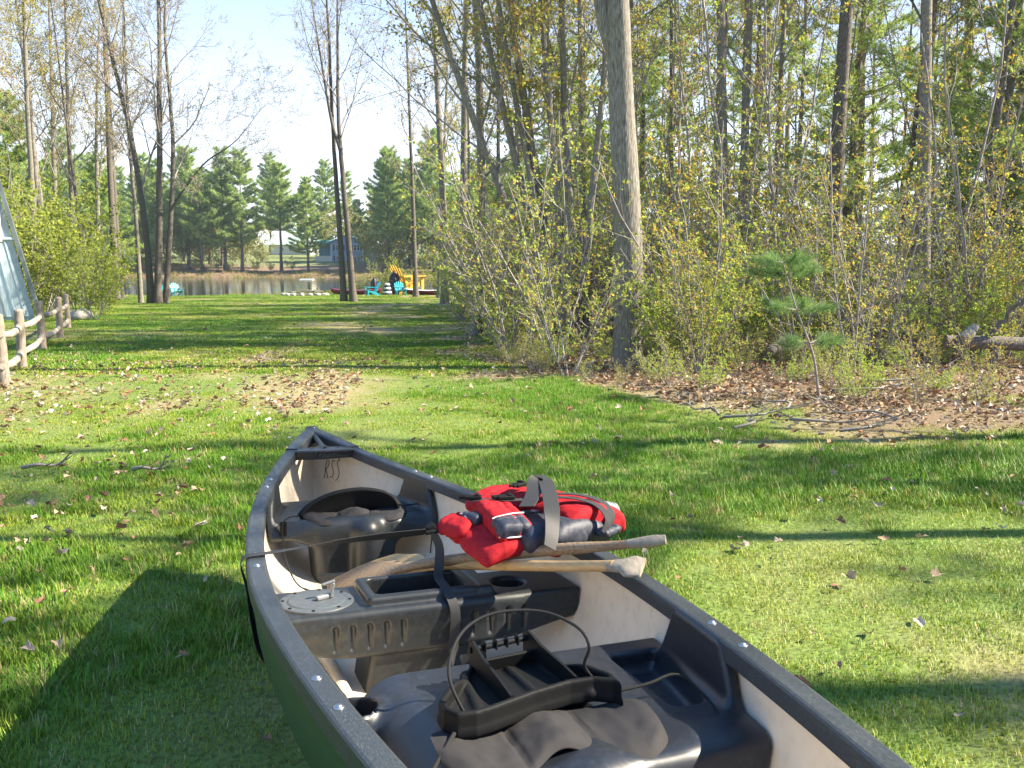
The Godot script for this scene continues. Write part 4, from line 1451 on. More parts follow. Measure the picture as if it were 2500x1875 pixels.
func build_far_side() -> void:
	# pale blue cottage
	var d := -160.0
	var x := -29.6
	var g := 0.62
	var h := thing("cottage", "pale blue two-storey cottage with green roof across the pond", "house", Transform3D(Basis.IDENTITY, Vector3(x, g, d)))
	var w := Mb.new()
	w.box(Vector3(0, 1.3, -3), Vector3(2.85, 2.5, 3.2), Basis.IDENTITY, 0.01)
	part("wall", w, M.blue_siding, h)
	for k in 20:
		var sd := Mb.new()
		sd.box(Vector3(0, -0.95 + 0.235 * k, 0.212), Vector3(2.85, 0.1, 0.012), Basis(Vector3.RIGHT, 0.06), 0.004)
		part("siding_board", sd, M.blue_siding, h)
	gable(h, Vector3(0, 3.8, -3), 5.7, 6.4, 1.1, 0.35, M.green_roof, M.blue_siding)
	window(h, Vector3(-1.45, 2.75, 0.23), 1.35, 1.05, M.shutter)
	window(h, Vector3(1.75, 2.75, 0.23), 1.2, 1.05, M.shutter)
	window(h, Vector3(-1.45, 0.9, 0.23), 1.25, 0.8, M.shutter)
	window(h, Vector3(1.75, 0.7, 0.23), 1.2, 0.9, null)
	for q in [-2.84, 2.84]:
		var cb := Mb.new()
		cb.box(Vector3(q, 1.3, 0.225), Vector3(0.09, 2.48, 0.05), Basis.IDENTITY, 0.01)
		part("corner_board", cb, M.white_paint, h)
	var wing := Mb.new()
	wing.box(Vector3(3.9, 1.6, -3.5), Vector3(1.05, 2.0, 2.4), Basis.IDENTITY, 0.01)
	part("side_wing", wing, M.white_siding, h)
	var wr := Mb.new()
	wr.box(Vector3(3.95, 3.75, -3.5), Vector3(1.25, 0.08, 2.7), Basis(Vector3.BACK, -0.25), 0.01)
	part("wing_roof", wr, M.green_roof, h)
	var po := Mb.new()
	po.box(Vector3(-4.3, 1.22, -1.4), Vector3(1.45, 0.1, 1.5), Basis.IDENTITY, 0.01)
	po.box(Vector3(-4.3, 0.5, -0.05), Vector3(1.45, 0.65, 0.06), Basis.IDENTITY, 0.01)
	part("deck", po, M.white_siding, h)
	for k in 5:
		var ps := Mb.new()
		ps.box(Vector3(-5.65 + 0.68 * k, 2.0, 0.0), Vector3(0.05, 0.7, 0.05), Basis.IDENTITY, 0.01)
		part("porch_post", ps, M.porch_paint, h)
	var pr := Mb.new()
	pr.box(Vector3(-4.3, 2.1, 0.0), Vector3(1.4, 0.04, 0.03), Basis.IDENTITY, 0.01)
	pr.box(Vector3(-4.3, 1.6, 0.0), Vector3(1.4, 0.03, 0.03), Basis.IDENTITY, 0.01)
	part("porch_rail", pr, M.porch_paint, h)
	var pw := Mb.new()
	pw.box(Vector3(-4.2, 2.5, -2.6), Vector3(1.35, 1.3, 0.4), Basis.IDENTITY, 0.01)
	part("porch_wall", pw, M.porch_paint, h)
	var pro := Mb.new()
	pro.box(Vector3(-4.3, 3.85, -1.3), Vector3(1.6, 0.07, 1.7), Basis(Vector3.RIGHT, 0.18), 0.01)
	part("porch_roof", pro, M.green_roof, h)
	# white barn behind
	var b := thing("barn", "white barn with pale green roof among the pines across the pond", "barn", Transform3D(Basis(Vector3.UP, -0.12), Vector3(-44.2, 1.95, -178)))
	var bw := Mb.new()
	bw.box(Vector3(0, 1.0, -2.6), Vector3(4.1, 1.45, 2.6), Basis.IDENTITY, 0.01)
	part("wall", bw, M.white_siding, b)
	var turned := Node3D.new()
	turned.name = "roof"
	b.add_child(turned)
	turned.rotation.y = PI / 2
	gable(turned, Vector3(2.6, 2.45, 0), 5.2, 8.2, 2.5, 0.3, M.pale_roof, M.white_siding)
	for q in [-1.9, 0.1, 2.0]:
		window(b, Vector3(q, 1.3, 0.02), 1.0, 0.62, null)

func build_shore() -> void:
	# teal chairs, the great yellow chair and what lies round them
	adirondack("garden_chair", "teal slatted garden chair alone by the water on the left", M.teal, on(-22.95, -60.6, 0.75, 1.0))
	adirondack("garden_chair", "teal garden chair half hidden behind the left tree trunks", M.teal, on(-23.75, -59.8, 0.4, 0.9))
	adirondack("garden_chair", "teal garden chair in profile beside the striped bag", M.teal, on(-9.6, -60.6, -1.1, 1.05))
	adirondack("garden_chair", "teal garden chair facing away in front of the yellow chair", M.teal, on(-7.6, -60.3, 0.35, 1.05))
	adirondack("giant_chair", "oversized yellow wooden garden chair leaning among the shoreline trees", M.yellow, on(-7.6, -65.0, 2.25, 2.35))
	small_boat("rowing_boat", "dark red boat lying on the grass behind the twin tree", M.maroon, on(-11.2, -63.6, 0.05, 1.0, 0.02), 3.6, 0.8, M.maroon)
	small_boat("kayak", "dark red and white kayak lying beside the yellow chair", M.maroon, on(-5.9, -62.6, -0.06, 1.0, 0.02), 3.4, 0.7, M.white_trim)
	# striped bag and dark cushions
	var sb := thing("striped_bag", "navy and white striped bag standing by the teal chair", "bag", on(-8.9, -63.2))
	for k in 6:
		var mb := Mb.new()
		var y := 0.14 * k
		var r0 := 0.34 - 0.03 * k
		mb.lathe(PackedVector2Array([Vector2(0, y), Vector2(r0, y), Vector2(r0 + 0.01, y + 0.07), Vector2(r0 - 0.03, y + 0.139), Vector2(0, y + 0.139)]), 18, Vector3.ZERO)
		part("stripe", mb, M.navy if k % 2 == 0 else M.white_trim, sb)
	for q in [[-9.9, -63.9, 0.55, 1.0, "upright navy cushion leaning behind the profile teal chair"], [-8.5, -64.3, 0.5, 1.4, "tall folded navy umbrella beside the striped bag"]]:
		var cu := nets(func(p: Vector3) -> float: return (p / Vector3(0.3, 0.62, 0.2)).length() * 0.25 - 0.25 + 0.02 * sin(p.x * 30.0), Vector3(-0.4, -0.72, -0.4), Vector3(0.4, 0.72, 0.4), 0.06)
		one("folded_cover", cu, M.navy, q[4], "cushion", on(q[0], q[1], 0.4, q[3], 0.6 * q[3]))
	# fire ring of stones with a pile of sticks
	for k in 16:
		var a := TAU * k / 16
		var p := Vector2(-14.4 + cos(a) * 1.5, -61.5 + sin(a) * 0.9)
		var sm := nets(func(q: Vector3) -> float: return (q / Vector3(1.3, 0.8, 1.0)).length() - 0.16 + fine.get_noise_3d(q.x * 200 + k * 40, q.y * 200, q.z * 200) * 0.05, Vector3(-0.3, -0.2, -0.25), Vector3(0.3, 0.2, 0.25), 0.05)
		one("ring_stone", sm, M.stone, "rounded stone in the ring of the fire pit by the shore", "rock", on(p.x, p.y, a, 1.0, 0.06), "stones of the fire pit")
	for k in 12:
		var a := rg.randf() * PI
		var c := Vector3(-14.4 + rg.randf_range(-0.9, 0.9), 0, -61.5 + rg.randf_range(-0.4, 0.4))
		var o := Vector3(cos(a), 0.06, sin(a)) * rg.randf_range(0.4, 0.8)
		c.y = ground(c.x, c.z) + 0.12 + 0.02 * k
		one("firewood_stick", log_mesh(c - o, c + o, 0.035, 0.02, 6, 0.03), M.stick, "dry stick heaped on the fire pit by the shore", "stick", Transform3D.IDENTITY, "sticks on the fire pit")
	# a light bench frame at the water's edge
	var be := thing("bench", "thin plank bench standing in the shallows beyond the fire pit", "bench", on(-13.4, -66.2, 0.1, 1.0, 0.55))
	var pl := Mb.new()
	pl.box(Vector3(0, 0.72, 0), Vector3(0.85, 0.02, 0.13), Basis.IDENTITY, 0.008)
	part("plank", pl, M.stick, be)
	for q in [-0.8, 0.8]:
		var lg := Mb.new()
		lg.tube(PackedVector3Array([Vector3(q * 1.1, -0.7, 0), Vector3(q, 0.7, 0)]), same(0.03, 2), 7, true)
		part("leg", lg, M.rail_wood, be)
	# a swimming raft far out
	var ra := Mb.new()
	ra.box(Vector3(0, 0.02, 0), Vector3(0.9, 0.1, 0.6), Basis.IDENTITY, 0.03)
	one("swim_raft", ra, M.white_siding, "small pale raft floating on the pond near the far bank", "raft", Transform3D(Basis.IDENTITY, Vector3(-28.0, -1.4, -121.0)))

# ------------------------------------------------------------------ materials
func make_materials() -> void:
	var n1 := noise(0.02, 5, 3)
	var n2 := noise(0.045, 4, 8)
	var cells := noise(0.06, 2, 4, FastNoiseLite.TYPE_CELLULAR)
	cells.cellular_return_type = FastNoiseLite.RETURN_DISTANCE
	var grain := noise(0.03, 5, 12)
	M.soil = StandardMaterial3D.new()
	M.soil.albedo_texture = ramp_tex(noise(0.05, 5, 21), 512, [Color(0.6, 0.58, 0.54), Color(0.82, 0.81, 0.78), Color(1, 1, 1), Color(0.8, 0.82, 0.76)])
	M.soil.vertex_color_use_as_albedo = true
	M.soil.uv1_triplanar = true
	M.soil.uv1_world_triplanar = true
	M.soil.uv1_scale = Vector3(0.9, 0.9, 0.9)
	M.soil.roughness = 0.95
	M.soil.heightmap_enabled = true
	M.soil.heightmap_texture = M.soil.albedo_texture
	M.soil.heightmap_scale = 0.8
	M.water = mat(lin(0.022, 0.03, 0.026), 0.07)
	var wn := noise(0.02, 3, 31)
	var wi := wn.get_seamless_image(512, 512, false, false, 0.2)
	M.water.heightmap_enabled = true
	M.water.heightmap_texture = ImageTexture.create_from_image(wi)
	M.water.heightmap_scale = 0.2
	M.water.uv1_triplanar = true
	M.water.uv1_world_triplanar = true
	M.water.uv1_scale = Vector3(0.12, 0.12, 0.3)
	var barkt := ramp_tex(noise(0.03, 5, 5), 512, [Color(0.22, 0.2, 0.18), Color(0.42, 0.395, 0.36), Color(0.52, 0.5, 0.46), Color(0.68, 0.68, 0.64)])
	var barkd := ramp_tex(noise(0.035, 5, 6), 512, [Color(0.15, 0.13, 0.115), Color(0.31, 0.285, 0.26), Color(0.43, 0.4, 0.37), Color(0.58, 0.57, 0.52)])
	M.bark = textured(barkt, Vector3(2.2, 0.35, 2.2), 0.9, 3.0)
	M.bark_grey = textured(barkt, Vector3(3.0, 0.5, 3.0), 0.9, 2.0)
	M.bark_dark = textured(barkd, Vector3(2.2, 0.5, 2.2), 0.92, 3.0)
	M.pine_bark = textured(barkd, Vector3(1.5, 0.4, 1.5), 0.95, 3.0)
	M.twig = mat(lin(0.25, 0.228, 0.205), 0.9)
	M.stick = textured(barkt, Vector3(4, 4, 4), 0.9)
	M.leaf = leafy(1.0)
	M.needle = leafy(0.9, 0.5)
	M.grass = leafy(0.75, 0.5)
	M.dead = leafy(0.35, 0.8)
	# canoe
	var scuff := ramp_tex(noise(0.09, 5, 15), 512, [Color(0.14, 0.16, 0.17), Color(0.16, 0.18, 0.19), Color(0.17, 0.19, 0.205), Color(0.19, 0.21, 0.22), Color(0.22, 0.24, 0.26), Color(0.25, 0.27, 0.28), Color(0.6, 0.61, 0.61)])
	M.rail = textured(scuff, Vector3(6, 6, 1.6), 0.42, 0.0)
	M.rail.roughness_texture = ramp_tex(noise(0.02, 4, 16), 256, [Color(0.55, 0.55, 0.55), Color(1, 1, 1)])
	M.rail.roughness = 0.6
	var worn := ramp_tex(noise(0.03, 6, 17), 512, [Color(0.115, 0.125, 0.13), Color(0.14, 0.15, 0.155), Color(0.16, 0.172, 0.175), Color(0.22, 0.23, 0.225)])
	M.plastic = textured(worn, Vector3(3, 3, 3), 0.42, 0.12)
	M.plastic_blue = textured(ramp_tex(noise(0.03, 6, 47), 512, [Color(0.095, 0.11, 0.135), Color(0.115, 0.13, 0.16), Color(0.135, 0.15, 0.175), Color(0.2, 0.215, 0.225)]), Vector3(3, 3, 3), 0.38, 0.12)
	M.black = mat(lin(0.0075, 0.008, 0.0085), 0.62, 0.25)
	M.hatch = textured(ramp_tex(noise(0.04, 4, 18), 256, [Color(0.27, 0.29, 0.3), Color(0.33, 0.35, 0.36)]), Vector3(5, 5, 5), 0.45)
	M.hatch_metal = mat(lin(0.16, 0.165, 0.17), 0.4)
	M.hull = textured(ramp_tex(noise(0.03, 5, 19), 512, [Color(0.11, 0.2, 0.14), Color(0.14, 0.25, 0.17), Color(0.16, 0.27, 0.19), Color(0.26, 0.36, 0.3)]), Vector3(9, 9, 0.9), 0.4)
	M.cream = textured(ramp_tex(noise(0.035, 6, 20), 512, [Color(0.78, 0.73, 0.64), Color(0.85, 0.795, 0.71), Color(0.865, 0.815, 0.73), Color(0.875, 0.825, 0.745)]), Vector3(1.1, 1.1, 1.1), 0.5)
	M.ink = mat(lin(0.02, 0.018, 0.02), 0.6)
	M.steel = mat(lin(0.42, 0.42, 0.43), 0.4)
	M.steel.metallic = 1.0
	M.cord = mat(lin(0.018, 0.018, 0.018), 0.8, 0.3)
	M.pad = textured(ramp_tex(noise(0.2, 3, 22), 256, [Color(0.105, 0.1, 0.105), Color(0.155, 0.145, 0.15)]), Vector3(6, 6, 6), 0.85)
	var weave := Image.create(64, 64, false, Image.FORMAT_RGB8)
	for y in 64:
		for x in 64:
			var k: float = 0.5 + 0.5 * sin(TAU * x / 8.0) * sin(TAU * y / 16.0)
			var g: float = lerp(0.07, 0.22, k)
			weave.set_pixel(x, y, Color(g, g, g * 1.02))
	M.webbing = textured(ImageTexture.create_from_image(weave), Vector3(28, 28, 28), 0.65)
	M.black_cloth = mat(lin(0.02, 0.02, 0.022), 0.85)
	M.grey_cloth = mat(lin(0.16, 0.17, 0.18), 0.8)
	M.grey_plastic = mat(lin(0.2, 0.2, 0.2), 0.5)
	M.navy = textured(ramp_tex(noise(0.05, 4, 23), 256, [Color(0.1, 0.11, 0.15), Color(0.17, 0.18, 0.23), Color(0.2, 0.22, 0.27)]), Vector3(8, 8, 8), 0.6)
	M.red = textured(ramp_tex(noise(0.03, 5, 24), 256, [Color(0.5, 0.07, 0.1), Color(0.6, 0.1, 0.13), Color(0.66, 0.13, 0.16)]), Vector3(6, 6, 6), 0.8)
	M.red.metallic_specular = 0.3
	M.white_trim = mat(lin(0.7, 0.7, 0.68), 0.6)
	M.old_wood = textured(ramp_tex(grain, 512, [Color(0.2, 0.14, 0.1), Color(0.42, 0.35, 0.26), Color(0.56, 0.44, 0.29), Color(0.54, 0.5, 0.44), Color(0.46, 0.44, 0.41)]), Vector3(8, 8, 2.2), 0.6)
	M.new_wood = textured(ramp_tex(noise(0.025, 4, 25), 256, [Color(0.58, 0.45, 0.27), Color(0.69, 0.56, 0.36), Color(0.73, 0.62, 0.44)]), Vector3(9, 9, 1.4), 0.45)
	M.grey_wood = textured(ramp_tex(noise(0.04, 5, 26), 256, [Color(0.42, 0.38, 0.33), Color(0.53, 0.49, 0.43), Color(0.6, 0.57, 0.51)]), Vector3(8, 8, 3), 0.75)
	# round the lawn
	M.post_wood = textured(ramp_tex(noise(0.04, 5, 27), 256, [Color(0.38, 0.34, 0.3), Color(0.54, 0.49, 0.44), Color(0.64, 0.6, 0.55)]), Vector3(4, 0.8, 4), 0.9, 1.0)
	M.rail_wood = textured(ramp_tex(noise(0.06, 5, 28), 256, [Color(0.45, 0.41, 0.36), Color(0.62, 0.58, 0.52), Color(0.76, 0.73, 0.68)]), Vector3(2, 2, 4), 0.9, 1.0)
	M.stone = textured(ramp_tex(n2, 256, [Color(0.4, 0.39, 0.37), Color(0.62, 0.6, 0.57), Color(0.72, 0.71, 0.69)]), Vector3(2, 2, 2), 0.9, 1.0)
	M.clad = []
	for k in 3:
		var f: float = [0.92, 1.0, 1.08][k]
		M.clad.append(textured(ramp_tex(noise(0.04, 4, 40 + k), 256, [Color(0.56 * f, 0.62 * f, 0.65 * f), Color(0.68 * f, 0.74 * f, 0.77 * f), Color(0.78 * f, 0.83 * f, 0.85 * f)]), Vector3(3, 0.25, 3), 0.6))
	M.clad_dark = mat(lin(0.12, 0.15, 0.15), 0.6)
	M.white_paint = mat(lin(0.75, 0.76, 0.76), 0.6)
	M.blue_panel = textured(ramp_tex(noise(0.02, 3, 44), 256, [Color(0.3, 0.62, 0.84), Color(0.45, 0.75, 0.92)]), Vector3(0.2, 1.2, 0.2), 0.3)
	M.teal = mat(lin(0.02, 0.33, 0.40), 0.45)
	M.yellow = textured(ramp_tex(n1, 256, [Color(0.78, 0.58, 0.16), Color(0.88, 0.7, 0.24)]), Vector3(2, 2, 2), 0.6)
	M.maroon = mat(lin(0.14, 0.02, 0.035), 0.5)
	M.blue_siding = mat(lin(0.30, 0.40, 0.58), 0.7)
	M.white_siding = mat(lin(0.68, 0.68, 0.64), 0.7)
	M.porch_paint = mat(lin(0.14, 0.28, 0.34), 0.7)
	M.green_roof = mat(lin(0.1, 0.27, 0.24), 0.6)
	M.pale_roof = mat(lin(0.42, 0.52, 0.44), 0.6)
	M.shutter = mat(lin(0.06, 0.09, 0.15), 0.6)
	M.glass = mat(lin(0.03, 0.035, 0.04), 0.1)
	M.birch = textured(ramp_tex(noise(0.05, 4, 46), 256, [Color(0.1, 0.09, 0.08), Color(0.22, 0.2, 0.18), Color(0.55, 0.53, 0.5), Color(0.7, 0.68, 0.65)]), Vector3(1.2, 5, 1.2), 0.8)

# ------------------------------------------------------------------ ground and water
func build_ground() -> void:
	var mb := cmb()
	var nx := 240
	var nz := 330
	var xs := PackedFloat32Array()
	var zs := PackedFloat32Array()
	for k in nx + 1:
		var f := k / float(nx) * 2.0 - 1.0
		xs.append(sinh(f * 5.2) / sinh(5.2) * 420.0)
	for k in nz + 1:
		var f := k / float(nz)
		zs.append(40.0 - (f * 75.0 + pow(f, 3.2) * 560.0))
	var rows := []
	for z in zs:
		var row := PackedVector3Array()
		for x in xs:
			row.append(Vector3(x, ground(x, z), z))
		rows.append(row)
	mb.grid(rows, false, true)
	var dry := Color(0.29, 0.24, 0.12)
	var litter := Color(0.17, 0.115, 0.07)
	var green := Color(0.12, 0.19, 0.025)
	var bank := Color(0.21, 0.135, 0.09)
	for k in mb.v.size():
		var p := mb.v[k]
		var d := -p.z
		var w := wear(p.x, p.z)
		var col := green.lerp(dry, ss(0.35, 0.8, w))
		var into := ss(-0.3, 1.5, p.x - wood_edge(d))
		col = col.lerp(litter, into * ss(0.2, 0.7, w))
		if d > 66.0 and d < 145.0:
			col = Color(0.05, 0.045, 0.03).lerp(bank, ss(128, 134, d))
		elif d >= 145.0:
			col = bank.lerp(Color(0.17, 0.2, 0.06), ss(145, 158, d + 8.0 * patch.get_noise_2d(p.x * 0.7, p.z)))
		# bare patch of dirt near the shore on the right
		col = col.lerp(Color(0.2, 0.17, 0.15), exp(-pow((p.x + 5.5) / 2.6, 2.0) - pow((p.z + 44.0) / 3.0, 2.0)) * 0.8)
		mb.c[k] = col
	setting("lawn_ground", mb, M.soil)
	var wt := Mb.new()
	wt.grid([PackedVector3Array([Vector3(-420, -1.37, -60), Vector3(420, -1.37, -60)]), PackedVector3Array([Vector3(-420, -1.37, -142), Vector3(420, -1.37, -142)])], false, true)
	setting("pond_water", wt, M.water)

func in_canoe_foot(x: float, z: float) -> bool:
	var q := canoe_space().affine_inverse() * Vector3(x, 0.2, z)
	return q.z > 0.1 and q.z < 4.3 and absf(q.x) < hull_w(clamp(q.z, 0.0, CL)) * 0.6

func build_grass() -> void:
	rg.seed = 77
	var short := tuft_mesh(14, 0.028, 0.055, 0.004, M.grass)
	var lush := tuft_mesh(14, 0.056, 0.05, 0.0042, M.grass)
	var far := tuft_mesh(16, 0.036, 0.15, 0.01, M.grass)
	var xs := [[], [], []]
	var cs := [PackedColorArray(), PackedColorArray(), PackedColorArray()]
	# bands: from depth, to depth, tufts per square metre
	for band_ in [[-1.0, 6.0, 1100.0], [6.0, 11.0, 620.0], [11.0, 20.0, 230.0], [20.0, 38.0, 75.0], [38.0, 66.0, 34.0]]:
		var d0: float = band_[0]
		var d1: float = band_[1]
		var dens: float = band_[2]
		var x0: float = -0.62 * d1 - 1.6
		var x1: float = 0.62 * d1 + 1.6
		if d0 >= 11.0:
			x1 = 9.0
		if d0 >= 20.0:
			x1 = 2.0
			x0 = max(x0, -28.0)
		var count := int((x1 - x0) * (d1 - d0) * dens)
		for k in count:
			var x := rg.randf_range(x0, x1)
			var d := rg.randf_range(d0, d1)
			if absf(x) > 0.62 * d + 1.6:
				continue
			var z := -d
			var w := wear(x, z)
			if rg.randf() < ss(0.25, 0.85, w) * (0.86 if x < wood_edge(d) else 0.72):
				continue
			if d < 5.0 and in_canoe_foot(x, z):
				continue
			if d > 63.0 and rg.randf() < 0.4:
				continue
			var kind := 2 if d > 13.0 else (1 if w < 0.25 and rg.randf() < 0.65 else 0)
			var sc := rg.randf_range(0.55, 1.35) * (1.0 - 0.35 * w)
			if kind == 2:
				sc *= 1.0 + d * 0.006
			if d > 57.0 and x > -12.0 and x < -4.0 and d < 60.0:
				sc *= 1.9
			if d < 8.0 and x > 2.0:
				sc *= 1.0 + 0.35 * ss(2.0, 4.0, x)
			var b := Basis(Vector3.UP, rg.randf() * TAU).scaled(Vector3(sc, sc * rg.randf_range(0.8, 1.3), sc))
			xs[kind].append(Transform3D(b, Vector3(x, ground(x, z), z)))
			var t: float = clamp(w + rg.randf_range(-0.25, 0.25), 0.0, 1.0)
			var col := Color(0.115, 0.25, 0.022).lerp(Color(0.29, 0.345, 0.045), ss(0.05, 0.55, t)).lerp(Color(0.44, 0.36, 0.14), ss(0.55, 1.0, t))
			if rg.randf() < 0.1:
				col = Color(0.42, 0.36, 0.18)
			cs[kind].append(col)
	scatter("short_grass", short, xs[0], cs[0], "short mown grass of the lawn round the canoe", "grass")
	scatter("lush_grass", lush, xs[1], cs[1], "longer bright green grass in tufts near the canoe", "grass")
	scatter("lawn_grass", far, xs[2], cs[2], "mown grass of the lawn running down to the pond", "grass")
	# reeds along both banks
	var reed := tuft_mesh(14, 0.55, 0.3, 0.03, M.grass)
	var rx := []
	var rc := PackedColorArray()
	for k in 2600:
		var x := rg.randf_range(-22, 6)
		var z := rg.randf_range(-69.0, -65.5)
		if x < -17.0 and rg.randf() < 0.75:
			continue
		rx.append(Transform3D(Basis(Vector3.UP, rg.randf() * TAU).scaled(Vector3.ONE * rg.randf_range(0.35, 0.85)), Vector3(x, max(ground(x, z), -1.42), z)))
		rc.append(Color(0.24, 0.28, 0.06) * rg.randf_range(0.8, 1.2))
	for k in 2600:
		var x := rg.randf_range(-90, 30)
		var z := rg.randf_range(-138.5, -132.0)
		rx.append(Transform3D(Basis(Vector3.UP, rg.randf() * TAU).scaled(Vector3.ONE * rg.randf_range(0.4, 1.0)), Vector3(x, max(ground(x, z), -1.42), z)))
		rc.append((Color(0.2, 0.24, 0.06) if rg.randf() < 0.6 else Color(0.3, 0.22, 0.1)) * rg.randf_range(0.7, 1.2))
	scatter("shore_reeds", reed, rx, rc, "tall yellowish grass and reeds along the pond's edge", "reeds")

func build_litter() -> void:
	rg.seed = 99
	var meshes := []
	for k in 5:
		meshes.append(dead_leaf_mesh(M.dead, k % 2 == 1))
	var cols := [Color(0.30, 0.20, 0.12), Color(0.38, 0.29, 0.19), Color(0.20, 0.12, 0.07), Color(0.42, 0.36, 0.29), Color(0.25, 0.13, 0.075), Color(0.30, 0.245, 0.195)]
	var xs := [[], [], [], [], []]
	var cs := [PackedColorArray(), PackedColorArray(), PackedColorArray(), PackedColorArray(), PackedColorArray()]
	var near := []
	var tries := 0
	for band_ in [[1.6, 9.0, 11000, 0.072], [9.0, 20.0, 28000, 0.09], [20.0, 44.0, 9000, 0.13]]:
		for k in int(band_[2]):
			var d := rg.randf_range(band_[0], band_[1])
			var x := rg.randf_range(-0.62 * d - 1.5, 0.64 * d + 2.0)
			if d > 20.0 and x < wood_edge(d) - 1.0 and rg.randf() < 0.8:
				continue
			var z := -d
			var w := wear(x, z)
			var into := ss(-0.6, 1.5, x - wood_edge(d))
			var keep: float = 0.035 + ss(0.5, 0.95, w) * 0.4 + into * 0.6 * ss(0.2, 0.6, w)
			if x < -2.0 and d < 15.0:
				keep += 0.12 + 0.15 * ss(0.3, 0.7, w)
			if rg.randf() > keep:
				continue
			if d < 5.0 and in_canoe_foot(x, z):
				continue
			var sc: float = float(band_[3]) * rg.randf_range(0.55, 1.2)
			var tiltm := 0.5
			var b := Basis(Vector3.UP, rg.randf() * TAU) * Basis(Vector3.RIGHT, rg.randf_range(-tiltm, tiltm)) * Basis(Vector3.BACK, rg.randf_range(-tiltm, tiltm))
			var tf := Transform3D(b.scaled(Vector3(sc, sc, sc)), Vector3(x, ground(x, z) + 0.012 + 0.03 * rg.randf() + (0.02 if w < 0.4 else 0.0), z))
			var col: Color = (cols[rg.randi() % 6] as Color) * rg.randf_range(0.75, 1.2)
			if d < 5.6 or (d < 9.0 and near.size() < 300 and x < -1.0):
				near.append([tf, rg.randi() % 5, col])
			else:
				var v := rg.randi() % 5
				xs[v].append(tf)
				cs[v].append(col)
	# the nearest leaves are single things
	near.sort_custom(func(a, b): return a[0].origin.z > b[0].origin.z)
	var tinted := {}
	for k in near.size():
		var q: Array = near[k]
		if k >= 300:
			xs[q[1]].append(q[0])
			cs[q[1]].append(q[2])
			continue
		var shade := k % 6
		var key := "%d_%d" % [q[1], shade]
		if not tinted.has(key):
			var m: StandardMaterial3D = M.dead.duplicate()
			var c: Color = cols[shade]
			m.albedo_color = c.linear_to_srgb()
			var src: ArrayMesh = meshes[q[1]]
			var cp := ArrayMesh.new()
			cp.add_surface_from_arrays(Mesh.PRIMITIVE_TRIANGLES, src.surface_get_arrays(0))
			cp.surface_set_material(0, m)
			tinted[key] = cp
		var lo: Vector3 = q[0].origin
		var side := "left" if lo.x < -0.4 else "right"
		var tint_ := ["tan", "pale tan", "dark brown", "bleached", "rust-brown", "grey-brown"][shade] as String
		var where: String = ["beside its near end", "level with its middle", "level with its far seat", "beyond its far end"][clampi(int((-lo.z - 2.2) / 1.1), 0, 3)]
		var gap: String = "close by" if absf(lo.x + 0.4) < 1.5 else "further off"
		one("dead_leaf", tinted[key], null, "%s leaf %s of canoe, %s, %s" % [tint_, side, where, gap], "leaf", q[0], "dead leaves on the grass %s of the canoe" % side)
	for k in 5:
		scatter("leaf_litter", meshes[k], xs[k], cs[k], "brown dead leaves strewn over the lawn and the wood's floor", "leaf litter")

# ------------------------------------------------------------------ woods
# words for where something stands among the things one can find
func beside(x: float, d: float) -> String:
	var p := 1250.0 + 2150.0 * x / d
	var w := ["left of the shed's corner", "behind the shed", "left of the three-stemmed tree", "behind the three-stemmed tree", "just right of the three-stemmed tree", "over the open water", "left of the barn", "behind the barn", "between barn and twin tree", "behind the twin tree", "behind the yellow chair", "left of the stem clump", "behind the stem clump", "behind the thick trunk", "just right of the thick trunk", "by the paired slim trunks", "by the pale straight trunk", "by the broad dark trunk", "behind the young pine", "by the dark leaning trunk", "above the fallen log", "by the slim mossy trunk", "outside the right edge"]
	var at := [20.0, 110.0, 300.0, 420.0, 480.0, 560.0, 640.0, 720.0, 800.0, 900.0, 1050.0, 1180.0, 1420.0, 1600.0, 1690.0, 1765.0, 1900.0, 2010.0, 2120.0, 2250.0, 2350.0, 2500.0]
	for k in at.size():
		if p < at[k]:
			return w[k]
	return w[w.size() - 1]

func rank(d: float) -> String:
	return "in front" if d < 16.0 else ("second row" if d < 19.5 else ("third row" if d < 24.0 else ("fourth row" if d < 29.0 else "far back")))

func stem(points: Array) -> PackedVector3Array:
	return PackedVector3Array(points)

